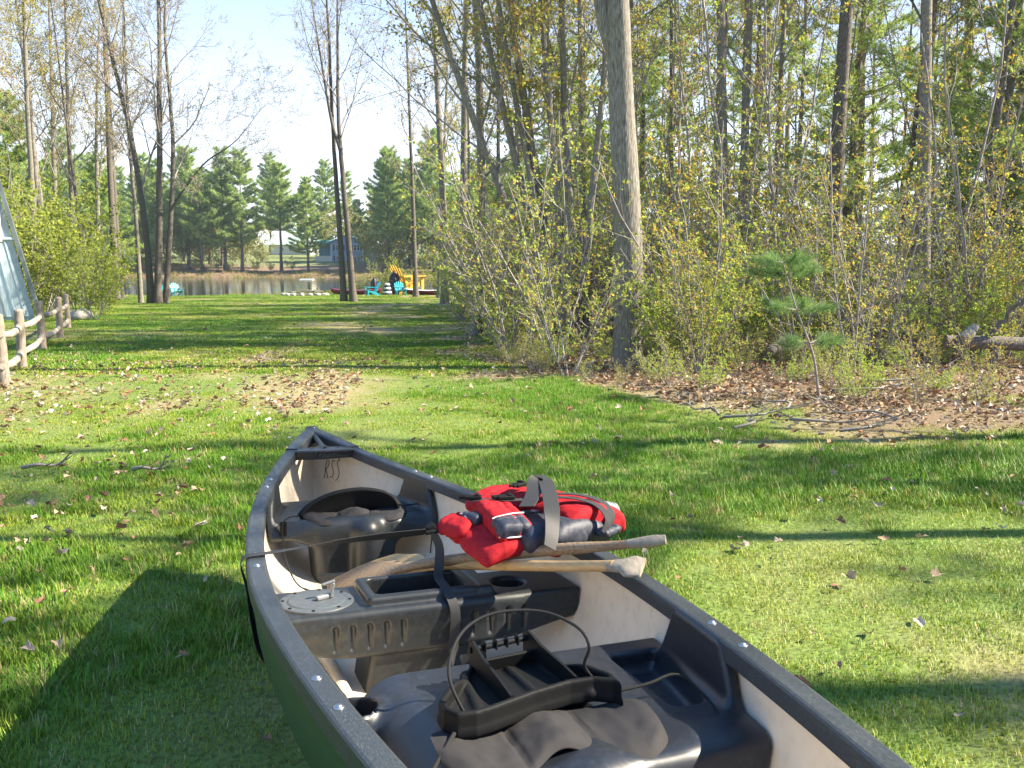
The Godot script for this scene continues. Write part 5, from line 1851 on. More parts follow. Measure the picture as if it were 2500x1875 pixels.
func build_trees() -> void:
	rg.seed = 4
	var o := bare_opts()
	o.limb = 4.2
	# the big trunk by the edge of the wood
	var ob := bare_opts()
	ob.limb = 6.0
	ob.stem_sides = 44
	ob.rough = 1.0
	ob.leaf = 1
	tree("maple_tree", "thick grey tree trunk standing alone at the edge of the wood", Vector3(1.9, ground(1.9, -14.2) - 0.1, -14.2),
		[[stem([Vector3(0, -0.1, 0), Vector3(-0.06, 2.2, 0), Vector3(-0.2, 4.3, 0), Vector3(-0.33, 6.2, 0.1), Vector3(-0.6, 10, 0.2), Vector3(-0.8, 16, 0)]), 0.262, 0.08, 10, 0.5],
		[stem([Vector3(-0.2, 4.7, 0), Vector3(-0.46, 5.25, 0.05), Vector3(-0.6, 6.0, 0.1), Vector3(-1.1, 8.8, 0.3), Vector3(-1.8, 12, 0.5)]), 0.11, 0.03, 6, 0.4]], ob, M.bark, M.leaf)
	# the many-stemmed clump left of it
	var st := []
	for q in [[-0.55, -2.5, 0.105], [-0.25, -1.5, 0.1], [0.0, -0.85, 0.12], [0.25, -0.2, 0.1], [0.45, 0.25, 0.11], [0.75, 1.3, 0.09], [-0.1, -1.1, 0.085]]:
		st.append([stem([Vector3(q[0] * 0.6, -0.15, rg.randf_range(-0.3, 0.3)), Vector3(q[0], 2.0, rg.randf_range(-0.3, 0.3)), Vector3(lerp(q[0], q[1], 0.5), 4.6, rg.randf_range(-0.4, 0.4)), Vector3(q[1], 7.5, 0), Vector3(q[1] * 1.5, 13, rg.randf_range(-1, 1))]), q[2], 0.02, 9, 0.3])
	var oc := bare_opts()
	oc.limb = 3.6
	oc.leaf = 2
	oc.lsize = 0.075
	tree("maple_clump", "clump of slender leaning grey stems left of the thick trunk", Vector3(0.75, ground(0.75, -18.5), -18.5), st, oc, M.bark_grey, M.leaf)
	var osw := bare_opts()
	osw.limb = 5.4
	osw.ang = [1.15, 0.7, 0.8, 0.8]
	osw.lift = [0.0, -0.01, 0.03, 0.02, 0.0]
	osw.kids = [11, 9, 6, 5]
	osw.leaf = 1
	osw.lsize = 0.06
	tree("beech_tree", "bare tree with long twiggy boughs sweeping left over the lawn", Vector3(-0.9, ground(-0.9, -21.5), -21.5),
		[[stem([Vector3(0, -0.2, 0), Vector3(0.15, 3, 0), Vector3(0.1, 7, 0.1), Vector3(-0.3, 12, 0), Vector3(-0.4, 16, 0)]), 0.13, 0.03, 20, 0.22]], osw, M.bark_grey, M.leaf)
	# trees of the left group by the water
	var ol := bare_opts()
	ol.limb = 5.6
	ol.minr = 0.007
	ol.leaf = 1
	ol.lsize = 0.06
	ol.cols = [Color(0.46, 0.40, 0.2), Color(0.5, 0.34, 0.24), Color(0.42, 0.44, 0.16)]
	tree("maple_tree", "three-stemmed dark tree at the lawn's end on the left", Vector3(-18.2, ground(-18.2, -45.2), -45.2),
		[[stem([Vector3(-0.25, -0.2, 0), Vector3(-0.35, 4, 0), Vector3(-0.9, 9, 0), Vector3(-1.9, 15, 0.3), Vector3(-2.6, 20, 0)]), 0.19, 0.04, 13, 0.25],
		[stem([Vector3(0.1, -0.2, 0.1), Vector3(0.4, 4.5, 0), Vector3(0.75, 9, 0.2), Vector3(0.95, 15, 0), Vector3(1.0, 22, 0)]), 0.2, 0.04, 14, 0.3],
		[stem([Vector3(0.35, -0.2, -0.2), Vector3(0.8, 3.5, -0.2), Vector3(1.2, 8, -0.2), Vector3(1.2, 14, 0), Vector3(1.9, 19, 0)]), 0.16, 0.03, 13, 0.3],
		[stem([Vector3(0.85, 4.6, -0.2), Vector3(1.7, 5.6, 0.2), Vector3(3.0, 7.0, 0.4), Vector3(4.6, 8.0, 0.6), Vector3(6.0, 9.6, 0.7)]), 0.075, 0.008, 14, 0.15]], ol, M.bark_dark, M.leaf)
	tree("maple_tree", "twin-trunked tree at the lawn's end in front of the pond", Vector3(-8.95, ground(-8.95, -48.6), -48.6),
		[[stem([Vector3(-0.28, -0.2, 0), Vector3(-0.42, 4, 0.1), Vector3(-0.62, 8.7, 0), Vector3(-0.7, 13, 0), Vector3(-0.75, 17, 0.2), Vector3(-0.8, 20, 0)]), 0.185, 0.03, 10, 0.42],
		[stem([Vector3(0.25, -0.2, 0.1), Vector3(0.02, 4, 0.1), Vector3(-0.24, 8.5, 0.2), Vector3(-0.3, 11, 0.1), Vector3(-0.25, 14, 0), Vector3(-0.2, 19, 0)]), 0.2, 0.03, 10, 0.45],
		[stem([Vector3(-0.2, 8.1, 0.2), Vector3(-0.6, 9.4, 0.3), Vector3(-1.0, 12, 0.3), Vector3(-1.75, 17.5, 0.3)]), 0.1, 0.02, 9, 0.3]], ol, M.bark_dark, M.leaf)
	# tall bare trees used through the woods
	var kinds := []
	var vo := bare_opts()
	vo.limb = 4.8
	vo.minr = 0.0055
	vo.stem_sides = 9
	for k in 6:
		vo.cols = [[Color(0.42, 0.42, 0.09), Color(0.46, 0.37, 0.1)], [Color(0.48, 0.36, 0.16), Color(0.46, 0.32, 0.2)], [Color(0.4, 0.45, 0.1), Color(0.54, 0.4, 0.08)]][k % 3]
		vo.lsize = [0.075, 0.06, 0.065][k % 3]
		vo.limbs = 12 + k % 3
		vo.clear = 0.32 + 0.04 * (k % 4)
		var t := wild_tree([17.0, 20.0, 15.0, 18.5, 14.0, 21.0][k], [0.15, 0.2, 0.12, 0.17, 0.1, 0.22][k], vo, [M.bark_grey, M.bark_dark, M.bark][k % 3], M.leaf, "x", "x")
		kinds.append([t, false])
	var put := func(k: int, x: float, z: float, sc: float, label: String, group: String, wide := 1.0) -> void:
		var tf := Transform3D(Basis(Vector3.UP, rg.randf() * TAU).scaled(Vector3(sc * wide, sc, sc * wide)), Vector3(x, ground(x, z), z))
		if not kinds[k][1]:
			kinds[k][1] = true
			kinds[k][0].transform = tf
			kinds[k][0].set_meta("label", label)
			kinds[k][0].set_meta("group", group)
		else:
			twin(kinds[k][0], tf, label, group)
	# right-hand woods: trunks one can pick out first
	var gr := "tall trees of the right-hand woods"
	put.call(2, 4.9, -22.0, 1.0, "left one of the paired slim trunks right of the thick trunk", gr)
	put.call(3, 5.25, -21.6, 0.95, "right one of the paired slim trunks right of the thick trunk", gr)
	put.call(0, 6.0, -23.6, 1.0, "straight pale trunk just right of the paired slim trunks", gr)
	put.call(2, 7.6, -26.4, 1.1, "thin trunk between the pale straight one and the broad dark one", gr)
	put.call(1, 6.95, -19.4, 1.0, "broad dark trunk in the middle of the right-hand woods", gr)
	put.call(3, 8.7, -18.6, 1.0, "dark trunk leaning left, right of the broad dark one", gr)
	put.call(4, 10.6, -20.4, 1.15, "slim mossy trunk near the right edge above the fallen log", gr)
	put.call(1, -6.3, -58.0, 0.95, "dark trunk beside the yellow chair by the shore", "trees by the shore")
	put.call(3, -4.6, -55.5, 1.0, "second dark trunk right of the yellow chair by the shore", "trees by the shore")
	for q in [[12.0, -33.0], [7.0, -29.0], [2.6, -33.0], [10.4, -24.0], [5.0, -28.0], [2.3, -24.5], [3.4, -29.0], [-0.6, -25.5], [-1.6, -31.0], [0.6, -34.0], [-2.4, -38.0], [-3.2, -45.0], [1.6, -41.0], [4.6, -36.0], [7.5, -33.0], [9.4, -29.5], [11.6, -26.0], [13.2, -30.5], [9.8, -38.0], [14.8, -36.0], [6.0, -45.0], [-0.6, -50.0], [12.6, -22.6], [15.4, -24.4], [17.8, -30.0], [19.0, -37.0], [3.0, -52.0], [9.0, -52.0], [15.0, -48.0], [21.5, -44.0], [13.5, -17.0]]:
		put.call(rg.randi() % 6, q[0] + rg.randf_range(-0.5, 0.5), q[1] + rg.randf_range(-0.8, 0.8), rg.randf_range(0.8, 1.1), "slender bare tree %s, %s" % [beside(q[0], -q[1]), "second row" if q[1] > -28 else ("third row" if q[1] > -37 else "far back")], "slender trees deeper in the right-hand woods")
	for q in [[25.5, -17.0], [27.5, -24.0]]:
		put.call(rg.randi() % 6, q[0], q[1], rg.randf_range(0.85, 1.1), "tree outside the right edge, %d metres deep" % int(-q[1]), "trees outside the right edge")
	# trees right of the view that throw the bands of shade over the lawn
	for q in [[9.0, -5.3], [12.5, -8.2], [14.5, -3.6], [16.8, -6.4]]:
		put.call(rg.randi() % 6, q[0], q[1], rg.randf_range(0.85, 1.1), "tall tree outside the view right of the canoe, %d metres off" % int(q[0]), "trees right of the canoe")
	# left of the lawn
	for q in [[-18.6, -30.8], [-20.5, -34.5], [-22.5, -36.5], [-19.9, -46.5], [-22.2, -42.0], [-26.0, -49.0], [-24.6, -55.0], [-31.0, -43.0], [-28.0, -40.0], [-34.0, -52.0], [-21.5, -44.5], [-23.5, -47.5], [-25.0, -43.0], [-27.0, -46.0], [-29.0, -44.0], [-22.5, -51.0], [-26.5, -52.5], [-31.5, -50.0], [-25.8, -56.0], [-33.5, -47.0], [-24.0, -39.0], [-29.5, -57.0], [-36.0, -55.0]]:
		put.call(rg.randi() % 6, q[0] + rg.randf_range(-0.4, 0.4), q[1], rg.randf_range(0.9, 1.25), "bare tree in left grove, %s, %s" % [beside(q[0], -q[1]), "front row" if q[1] > -43.5 else ("second row" if q[1] > -47.2 else ("third row" if q[1] > -51.5 else "back row"))], "bare trees left of the lawn")
	# pines
	rg.seed = 8
	var pk := []
	pk.append([pine("x", 20.0, 0.3, 0.2, 4.2, 0.6, 14, 0.035, 9.0, "x"), false])
	pk.append([pine("x", 23.0, 0.32, 0.26, 4.8, 0.65, 14, 0.04, 9.0, "x"), false])
	pk.append([pine("x", 17.0, 0.26, 0.4, 3.2, 0.55, 14, 0.035, 10.0, "x"), false])
	pk.append([pine("x", 12.0, 0.17, 0.12, 2.6, 0.16, 16, 0.008, 22.0, "x"), false])
	var pp := func(k: int, x: float, z: float, sc: float, label: String, group: String) -> void:
		var tf := Transform3D(Basis(Vector3.UP, rg.randf() * TAU).scaled(Vector3.ONE * sc), Vector3(x, ground(x, z), z))
		if not pk[k][1]:
			pk[k][1] = true
			pk[k][0].transform = tf
			pk[k][0].set_meta("label", label)
			pk[k][0].set_meta("group", group)
		else:
			twin(pk[k][0], tf, label, group)
	var gp := "pines across the pond"
	for q in [[2, -36.6, -141.0, 1.0, "slim dark pine standing alone in front of the white barn"], [0, -32.0, -139.5, 0.72, "short pine at the bank between barn and blue cottage"], [1, -42.5, -140.0, 0.82, "broad tall pine left of the white barn"], [0, -45.5, -141.0, 0.95, "tall pine with layered boughs on the far bank"], [2, -48.5, -139.0, 0.95, "narrow pine at the left end of the far bank group"]]:
		pp.call(q[0], q[1], q[2], q[3], q[4], gp)
	for k in 52:
		var x := -96.0 + 2.2 * k + rg.randf_range(-1.0, 1.0)
		if x > -47.0 and x < -23.0:
			continue
		pp.call(rg.randi() % 3, x, -rg.randf_range(150, 166), rg.randf_range(0.6, 0.95), "pine in the second row on the far bank, %s" % beside(x, 158.0), "second row of pines across the pond")
	var row := [-88.0, -82.0, -77.5, -72.0, -67.0, -63.0, -59.5, -56.0, -52.0, -19.5, -16.0, -12.0, -6.5, -1.0, 5.0, 11.0, 18.0, 26.0]
	for k in row.size():
		pp.call(rg.randi() % 3, row[k] + rg.randf_range(-1, 1), -rg.randf_range(139, 149), rg.randf_range(0.7, 0.98), "%s pine on the far bank, %s" % [["broad", "tall", "slim"][k % 3], "counted %s from the left of the pond view" % ["1st", "2nd", "3rd", "4th", "5th", "6th", "7th", "8th", "9th"][k] if k < 9 else "counted %s from the blue cottage to the right" % ["1st", "2nd", "3rd", "4th", "5th", "6th", "7th", "8th", "9th"][k - 9]], "pines along the far bank")
	for k in 40:
		var x := -105.0 + 3.4 * k + rg.randf_range(-1.2, 1.2)
		var z := -rg.randf_range(182, 205)
		if x > -50.0 and x < -22.0:
			z = -rg.randf_range(190, 210)
		pp.call(rg.randi() % 3, x, z, rg.randf_range(0.6, 0.95), "distant pine in the wood behind the houses, %s" % beside(x, -z), "pines behind the houses")
	for q in [[11.6, -21.5, "soft green pine right behind the slim mossy trunk"], [13.6, -22.4, "soft green pine at the right edge above the fallen log"], [15.6, -25.5, "tall soft green pine deep at the right edge"], [6.8, -39.0, "far soft green pine behind the paired slim trunks"], [13.0, -36.0, "far soft green pine behind the right-edge pines"], [14.2, -24.2, "soft green pine behind the birch snag"], [3.4, -44.0, "far soft green pine behind the thick trunk"], [19.5, -33.0, "far soft green pine outside the right edge"], [8.8, -33.5, "deep soft green pine behind the broad dark trunk"], [11.2, -30.0, "deep soft green pine left of the slim mossy trunk"], [15.0, -32.0, "deep soft green pine behind the fallen log"], [5.4, -37.0, "deep soft green pine behind the pale straight trunk"], [1.0, -42.0, "deep soft green pine behind the stem clump"]]:
		pp.call(3, q[0], q[1], rg.randf_range(0.95, 1.35), q[2], "soft green pines in the right-hand woods")
	for q in [[-41.0, -70.0, "pine behind the left grove, above the shed's corner"], [-36.5, -66.0, "pine behind the left grove, left of the pale trunks"], [-46.0, -74.0, "pine behind the shed roof"], [-33.0, -72.0, "pine behind the left grove, nearest the pond"]]:
		pp.call(rg.randi() % 2, q[0], q[1], rg.randf_range(0.5, 0.65), q[2], "pines behind the left grove")
	# leafing broadleaf trees along the far bank
	rg.seed = 15
	var fo := shrub_opts([Color(0.28, 0.34, 0.09), Color(0.36, 0.38, 0.12), Color(0.33, 0.29, 0.11)], 9, 0.34)
	fo.kids = [1, 12, 6, 3]
	var fm := shrub_mesh(4, 11.0, 0.35, fo)
	var ft := thing("leafing_tree", "pale green leafing tree beside the blue cottage", "tree", on(-22.0, -143.0, 0.3, 0.85), "leafing trees across the pond")
	part("trunk", fm[0], M.twig, ft)
	part("crown", fm[1], M.leaf, ft)
	for q in [[-52.5, -144.0, 0.9], [-48.0, -147.0, 1.0], [-57.5, -146.0, 0.95], [-62.5, -147.0, 1.0], [-44.0, -147.0, 0.8], [-66.5, -145.0, 0.95], [-72.0, -148.0, 1.0], [-41.0, -146.0, 0.55], [-23.5, -150.0, 1.05], [-18.5, -147.0, 1.0], [-14.5, -150.0, 1.1], [-10.5, -146.0, 1.0], [-26.5, -168.0, 1.1], [-37.5, -170.0, 0.75], [-4.5, -148.0, 1.0], [-21.0, -138.0, 0.55], [-34.0, -170.0, 0.8], [-24.0, -172.0, 0.9], [-52.0, -172.0, 0.9], [-60.0, -170.0, 0.9], [-68.0, -168.0, 0.9], [-76.0, -170.0, 1.0], [-39.5, -184.0, 0.9], [-28.0, -184.0, 0.9], [-49.0, -138.0, 0.3], [-44.0, -138.5, 0.22], [-37.5, -138.0, 0.2], [-34.5, -138.5, 0.22], [-58.5, -138.0, 0.35], [-64.0, -138.0, 0.4], [-70.0, -138.5, 0.35], [-49.5, -165.0, 0.9], [-55.5, -163.0, 0.9], [-64.5, -162.0, 0.9], [-71.0, -163.0, 0.9], [-35.5, -188.0, 1.0], [-31.0, -187.0, 1.0], [-42.5, -190.0, 1.0], [-20.0, -160.0, 0.9], [-12.0, -158.0, 0.9], [-47.0, -152.0, 0.5], [-53.5, -153.0, 0.6], [-58.0, -156.0, 0.7], [-63.0, -155.0, 0.7], [-46.5, -139.0, 0.28], [-40.0, -138.5, 0.25], [-54.0, -139.0, 0.35], [-61.0, -138.5, 0.4], [-15.5, -168.0, 0.9], [-8.0, -165.0, 0.9], [-18.0, -139.0, 0.7], [-14.0, -138.5, 0.6], [-57.0, -139.0, 0.5], [-66.0, -140.0, 0.6], [-9.0, -140.0, 0.7], [-2.0, -140.0, 0.7], [-50.5, -146.0, 0.7], [-74.0, -140.0, 0.6], [6.0, -140.0, 0.8]]:
		twin(ft, on(q[0], q[1], rg.randf() * TAU, q[2]), "pale leafing tree on the far bank, %s, %s" % [beside(q[0], -q[1]), "small" if q[2] < 0.45 else ("behind" if q[1] < -150.0 else "large")], "leafing trees across the pond")

func build_understorey() -> void:
	rg.seed = 23
	var ye := [Color(0.40, 0.47, 0.1), Color(0.34, 0.44, 0.1), Color(0.46, 0.44, 0.1), Color(0.54, 0.33, 0.09), Color(0.33, 0.43, 0.12), Color(0.38, 0.46, 0.12)]
	var gn := [Color(0.36, 0.48, 0.09), Color(0.44, 0.53, 0.1), Color(0.31, 0.43, 0.08)]
	var og := [Color(0.52, 0.3, 0.08), Color(0.47, 0.38, 0.09), Color(0.38, 0.41, 0.09), Color(0.36, 0.43, 0.1)]
	var protos := []
	for k in 11:
		var cols: Array = [ye, ye, gn, og][k % 4]
		if k >= 8:
			cols = [ye, gn, og][k - 8]
			var po := shrub_opts(cols, 8, 0.066)
			po.kids = [1, 15, 6, 2]
			po.from = [0.1, 0.22, 0.15, 0.1]
			po.ratio = [0.5, 0.2, 0.5, 0.5]
			var pm := shrub_mesh(2, [8.0, 7.0, 9.0][k - 8], 0.1, po)
			var pt := thing("sapling", "x", "shrub")
			part("stems", pm[0], M.twig, pt)
			part("leaves", pm[1], M.leaf, pt)
			protos.append([pt, false])
			continue
		var o := shrub_opts(cols, [10, 11, 12, 9][k % 4], [0.057, 0.052, 0.052, 0.062][k % 4])
		var m := shrub_mesh([5, 6, 7, 4][k % 4], [3.6, 2.8, 2.2, 4.4, 4.8, 3.2, 2.0, 5.2][k], [0.35, 0.5, 0.55, 0.25][k % 4], o)
		var t := thing("sapling", "x", "shrub")
		part("stems", m[0], M.twig, t)
		part("leaves", m[1], M.leaf, t)
		protos.append([t, false])
	var put := func(k: int, x: float, z: float, sc: float, label: String, group: String) -> void:
		var tf := Transform3D(Basis(Vector3.UP, rg.randf() * TAU).scaled(Vector3.ONE * sc), Vector3(x, ground(x, z), z))
		if not protos[k][1]:
			protos[k][1] = true
			protos[k][0].transform = tf
			protos[k][0].set_meta("label", label)
			protos[k][0].set_meta("group", group)
		else:
			twin(protos[k][0], tf, label, group)
	var tone := ["yellow-green", "yellow-green", "fresh green", "bronze-leaved"]
	# along the edge towards the lawn
	for k in 30:
		var d := rg.randf_range(15.0, 40.0)
		var kk: int = [0, 1, 2, 4, 5][rg.randi() % 5]
		put.call(kk, wood_edge(d) + rg.randf_range(0.2, 1.6), -d, rg.randf_range(0.6, 1.0), "%s %s shrub at wood's lawn side, %s, %s" % [["slim", "broad", "dense", "slim", "tall", "arching"][kk], tone[kk % 4], beside(wood_edge(d) + 0.8, d), rank(d)], "shrubs along the wood's edge")
	for k in 122:
		var d := 12.7 + pow(rg.randf(), 1.5) * 24.0
		var x := rg.randf_range(wood_edge(d) + 0.5, 0.62 * d + 2.5)
		if absf(x - 1.9 * d / 14.2) < 0.55 and d < 14.6:
			continue
		if x > 5.6 and d < 14.6:
			continue
		var near: float = ss(12.0, 17.0, d)
		var kk := rg.randi() % 8
		put.call(kk, x, -d, rg.randf_range(0.4, 0.8) + 0.3 * near, "%s %s sapling %s, %s" % [["thin", "bushy", "low", "tall"][kk % 4] if kk < 4 else ["lanky", "spreading", "small", "high"][kk % 4], tone[kk % 4], beside(x, d), rank(d)], "saplings in the right-hand undergrowth")
	# tall leafy poles that carry the leaves up between the trunks
	for k in 40:
		var d := rg.randf_range(16.0, 34.0)
		var x := rg.randf_range(wood_edge(d) + 1.6, 0.62 * d + 2.5)
		var kk: int = [8, 8, 9, 10, 10][rg.randi() % 5]
		put.call(kk, x, -d, rg.randf_range(0.75, 1.15), "%s pole sapling reaching up %s, %s" % [["yellow-green", "fresh green", "bronze-leaved"][kk - 8], beside(x, d), rank(d)], "pole saplings in the right-hand woods")
	# low sprouts before the edge of the wood
	for k in 90:
		var x := rg.randf_range(-0.4, 9.0)
		var d := 15.5 - 5.2 * pow(rg.randf(), 2.0) - 0.12 * x
		if x > 5.9 and d < 13.4:
			continue
		put.call([2, 6, 1, 5, 3][rg.randi() % 5], x, -d, rg.randf_range(0.08, 0.3), "low sprout on litter, %s, %s" % [beside(x, d), "by the lawn" if d < 11.5 else ("halfway in" if d < 13.2 else "under the first saplings")], "low sprouts at the wood's edge")
	for q in [[-19.6, -36.0], [-21.6, -38.0], [-23.4, -41.0], [-24.8, -44.0], [-22.4, -44.8], [-26.6, -43.0], [-28.0, -47.0], [-20.8, -33.5], [-25.8, -39.0], [-23.8, -49.0], [-30.0, -42.0]]:
		put.call([8, 9][rg.randi() % 2], q[0], q[1], rg.randf_range(0.75, 1.0), "tall leafy pole in left grove, %s, %s" % [beside(q[0], -q[1]), "front" if q[1] > -40.5 else "rear"], "leafy poles in the left grove")
	# leafless grey brush that knits the saplings together
	var bo := shrub_opts([Color(0.42, 0.4, 0.1), Color(0.5, 0.38, 0.12)], 1, 0.045)
	bo.kids = [1, 12, 7, 3]
	bo.minr = 0.003
	var bm := shrub_mesh(6, 4.6, 0.4, bo)
	var brush := thing("bare_brush", "leafless grey brush beside the stem clump, in front", "shrub", on(-0.2, -16.5, 0.2, 0.8), "leafless brush in the right-hand woods")
	part("stems", bm[0], M.twig, brush)
	part("leaves", bm[1], M.leaf, brush)
	for k in 24:
		var d := rg.randf_range(14.5, 30.0)
		var x := rg.randf_range(wood_edge(d) + 0.2, 0.62 * d + 2.0)
		if absf(x - 1.9 * d / 14.2) < 0.6 and d < 15.0:
			continue
		twin(brush, on(x, -d, rg.randf() * TAU, rg.randf_range(0.5, 1.0)), "leafless grey brush %s, %s" % [beside(x, d), rank(d)], "leafless brush in the right-hand woods")
	# bushes left of the lawn
	var lo := shrub_opts([Color(0.3, 0.36, 0.06), Color(0.36, 0.38, 0.07), Color(0.24, 0.31, 0.05)], 8, 0.09)
	lo.kids = [1, 11, 6, 2]
	var lm := shrub_mesh(9, 3.4, 0.55, lo)
	var bush := thing("yellow_green_bush", "rounded yellow-green bush nearest the fence", "bush", on(-13.5, -28.6, 0.5, 0.7), "yellow-green bushes left of the lawn")
	part("stems", lm[0], M.twig, bush)
	part("leaves", lm[1], M.leaf, bush)
	for q in [[-16.2, -33.0, 1.15], [-18.5, -35.0, 1.3], [-17.3, -37.5, 0.85], [-20.5, -36.0, 1.5], [-22.5, -39.0, 1.5], [-20.6, -41.5, 0.8], [-23.8, -45.0, 0.9], [-25.0, -41.0, 1.7], [-27.0, -37.0, 1.9], [-19.0, -31.5, 1.4], [-17.2, -31.0, 0.9], [-20.0, -38.5, 1.3], [-22.0, -43.5, 1.6], [-25.5, -47.5, 2.0], [-28.5, -45.0, 2.2], [-18.6, -33.5, 1.5], [-24.6, -37.5, 2.0]]:
		twin(bush, on(q[0], q[1], rg.randf() * TAU, q[2]), "yellow-green bush in the left thicket, %s, %s" % [beside(q[0], -q[1]), "tallest" if q[2] > 1.85 else ("tall" if q[2] > 1.45 else ("rounded" if q[2] > 1.1 else "small"))], "yellow-green bushes left of the lawn")
	# bushes at the water's edge right of the twin tree
	for q in [[-9.8, -66.5, 0.75], [-8.0, -67.0, 0.85], [-5.5, -66.8, 0.9], [-3.5, -64.0, 1.0], [-11.8, -67.0, 0.5], [-1.5, -60.0, 1.1]]:
		twin(bush, on(q[0], q[1], rg.randf() * TAU, q[2]), "leafy bush at the water's edge behind the teal chairs", "bushes at the water's edge")
	# the young pine in front of the undergrowth
	var yp := thing("pine_sapling", "young white pine with soft pale needles before the undergrowth", "tree", on(3.55, -10.4))
	var tm := Mb.new()
	var nm := cmb()
	var tp := curve([Vector3(0.12, -0.05, 0), Vector3(0.03, 0.5, 0), Vector3(-0.2, 1.05, 0.02), Vector3(-0.38, 1.6, 0)], 12)
	var tr := PackedFloat32Array()
	for k in 13:
		tr.append(0.018 - 0.001 * k)
	tm.tube(tp, tr, 7)
	for q in [[5, 0.55, 5], [8, 0.6, 6], [11, 0.5, 6], [12, 0.35, 6]]:
		for k in int(q[2]):
			var an := TAU * (k + rg.randf() * 0.6) / int(q[2])
			var dir := Vector3(cos(an), rg.randf_range(0.0, 0.35), sin(an)).normalized()
			var b0 := tp[int(q[0])]
			var ln: float = float(q[1]) * rg.randf_range(0.7, 1.1)
			tm.tube(PackedVector3Array([b0, b0 + dir * ln * 0.5, b0 + dir * ln + Vector3(0, 0.06, 0)]), PackedFloat32Array([0.006, 0.004, 0.002]), 4)
			for s in 16:
				var f := rg.randf_range(0.35, 1.0)
				needles(nm, b0 + dir * ln * f + rv() * 0.04, (dir + Vector3(0, 0.4, 0)).normalized(), 0.13, 24, 0.0019, [Color(0.16, 0.27, 0.1), Color(0.2, 0.32, 0.12), Color(0.13, 0.23, 0.09)])
	var tt := part("trunk", tm, M.twig, yp)
	part("needles", nm, M.needle, yp)
	# fallen log and its broken limbs at the right edge
	var lg := thing("fallen_log", "fallen tree trunk lying at the right edge with a broken pale knob", "log")
	var y0 := ground(7, -13.5) + 0.38
	part("trunk", log_mesh(Vector3(6.62, y0 + 0.06, -13.4), Vector3(11.5, y0 + 0.02, -13.6), 0.1, 0.13, 14, 0.04), M.bark_dark, lg)
	part("knob", log_mesh(Vector3(6.85, y0 + 0.12, -13.3), Vector3(7.0, y0 + 0.32, -13.28), 0.1, 0.05, 9, 0.02), M.stone, lg)
	for q in [[Vector3(7.2, y0 + 0.1, -13.4), Vector3(7.75, y0 + 0.75, -13.3), 0.04], [Vector3(7.4, y0, -13.4), Vector3(7.35, y0 - 0.5, -13.3), 0.06], [Vector3(7.1, y0, -13.5), Vector3(6.95, y0 - 0.5, -13.3), 0.04]]:
		part("broken_limb", log_mesh(q[0], q[1], q[2], q[2] * 0.6, 8, 0.04), M.bark_dark, lg)
	# broken birch stump
	var bx := 7.75
	var bz := -15.8
	one("birch_snag", log_mesh(Vector3(bx, ground(bx, bz) - 0.1, bz), Vector3(bx - 0.32, ground(bx, bz) + 1.1, bz), 0.085, 0.05, 10, 0.03), M.birch, "broken white birch snag behind the fallen log", "tree stump")
	one("grey_log_end", log_mesh(Vector3(4.25, ground(4.2, -14.5) + 0.2, -14.5), Vector3(4.7, ground(4.2, -14.5) + 0.4, -14.9), 0.09, 0.1, 10, 0.02), M.bark_grey, "short grey log end poking out of the undergrowth", "log")
	# dead branches on the litter
	for q in [[2.6, -8.9, 0.3, 1.0], [3.1, -8.3, -0.5, 0.85], [2.3, -8.4, 0.9, 0.7], [3.5, -8.9, 2.4, 0.9], [2.9, -9.6, 1.6, 0.8], [3.3, -8.0, 0.4, 0.7], [2.0, -9.2, 2.0, 0.6], [4.6, -10.8, 0.2, 1.4], [-3.5, -6.5, 0.15, 0.38], [5.6, -12.2, 0.5, 1.6], [-2.6, -6.2, -0.2, 0.3]]:
		var b := thing("dead_branch", "dry grey branch on the leaf litter, %s, %s" % [beside(q[0], -q[1]), "long" if q[3] > 0.82 else "short"] if q[0] > 0 else ("longer" if q[3] > 0.35 else "shorter") + " dry twig lying on the lawn left of the canoe's far end", "branch", on(q[0], q[1], q[2], 1.0, 0.04), "fallen branches")
		var mb := Mb.new()
		var ln: float = q[3]
		var p := curve([Vector3(-ln / 2, 0.03, 0), Vector3(-ln * 0.15, 0.06, ln * 0.14), Vector3(ln * 0.15, 0.04, -ln * 0.08), Vector3(ln / 2, 0.16, ln * 0.12)], 12)
		var rr := PackedFloat32Array()
		for k in 13:
			rr.append(0.016 - 0.001 * k)
		mb.tube(p, rr, 6, true)
		var fk := Mb.new()
		for k in 5:
			var s0 := p[3 + k * 2]
			fk.tube(PackedVector3Array([s0, s0 + Vector3(0.12, 0.04, rg.randf_range(-0.2, 0.2)) * ln * 0.6, s0 + Vector3(0.25, 0.12, rg.randf_range(-0.3, 0.3)) * ln * 0.8]), PackedFloat32Array([0.008, 0.005, 0.002]), 4)
		part("limb", mb, M.stick, b)
		part("twigs", fk, M.stick, b)

# things that would share a label are told apart by their order from left to right
func tell_apart() -> void:
	var by := {}
	for c in get_children():
		if c.has_meta("label") and c is Node3D:
			by.get_or_add(c.get_meta("label"), []).append(c)
	var words := ["leftmost", "second from left", "third from left", "fourth from left", "fifth from left", "sixth from left", "seventh from left", "eighth from left"]
	for l in by:
		var a: Array = by[l]
		if a.size() < 2 or a.size() > 9 or String(l).split(" ").size() > 13:
			continue
		a.sort_custom(func(p, q): return p.position.x / -p.position.z < q.position.x / -q.position.z)
		for k in a.size():
			a[k].set_meta("label", "%s, %s" % [l, "rightmost" if k == a.size() - 1 else words[k]])

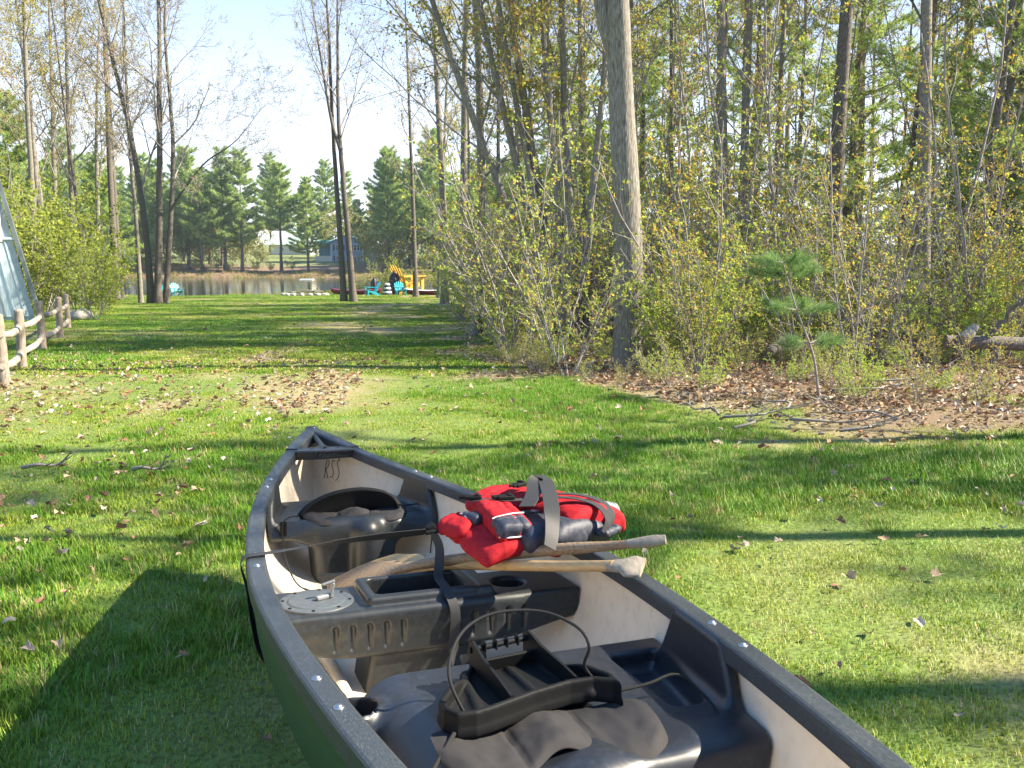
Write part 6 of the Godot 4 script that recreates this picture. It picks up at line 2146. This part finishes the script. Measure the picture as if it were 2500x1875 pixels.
# ------------------------------------------------------------------ the scene
func _ready() -> void:
	var cam := Camera3D.new()
	cam.name = "camera"
	cam.fov = 47.12
	cam.far = 1500.0
	cam.near = 0.05
	add_child(cam)
	cam.position = Vector3(0, 1.55, 0)
	cam.rotation_degrees = Vector3(-8.14, 0, 0)
	cam.current = true
	var env := Environment.new()
	env.background_mode = Environment.BG_SKY
	var sm := ProceduralSkyMaterial.new()
	sm.sky_top_color = lin(0.10, 0.235, 0.5)
	sm.sky_horizon_color = lin(0.93, 0.96, 0.98)
	sm.sky_curve = 0.13
	sm.ground_horizon_color = lin(0.4, 0.42, 0.36)
	sm.ground_bottom_color = lin(0.12, 0.13, 0.08)
	sm.sky_energy_multiplier = 0.82
	sm.sun_angle_max = 18.0
	var sky := Sky.new()
	sky.sky_material = sm
	env.sky = sky
	env.tonemap_mode = Environment.TONE_MAPPER_LINEAR
	env.tonemap_exposure = 3.75
	env.fog_enabled = true
	env.fog_density = 0.0003
	env.fog_light_color = Color(0.86, 0.92, 1.0)
	env.sdfgi_enabled = true
	env.ssao_enabled = true
	env.ssil_enabled = true
	var we := WorldEnvironment.new()
	we.name = "surroundings"
	we.environment = env
	add_child(we)
	var sun := DirectionalLight3D.new()
	sun.name = "sun"
	sun.light_energy = 1.6
	sun.light_color = Color(1.0, 0.95, 0.86)
	sun.light_angular_distance = 0.5
	sun.shadow_enabled = true
	sun.sky_mode = DirectionalLight3D.SKY_MODE_LIGHT_ONLY
	add_child(sun)
	sun.look_at_from_position(Vector3(0.754, 0.656, -0.026) * 50.0, Vector3.ZERO)
	bump = noise(0.08, 3, 2)
	patch = noise(0.16, 4, 9)
	fine = noise(0.03, 3, 14)
	rg.seed = 1
	make_materials()
	print("materials")
	build_ground()
	print("ground")
	build_trees()
	print("trees")
	build_understorey()
	print("understorey")
	build_fence()
	build_shed()
	build_far_side()
	build_shore()
	print("things")
	build_canoe()
	print("canoe")
	build_gear()
	print("gear")
	build_grass()
	build_litter()
	tell_apart()
	print("done")
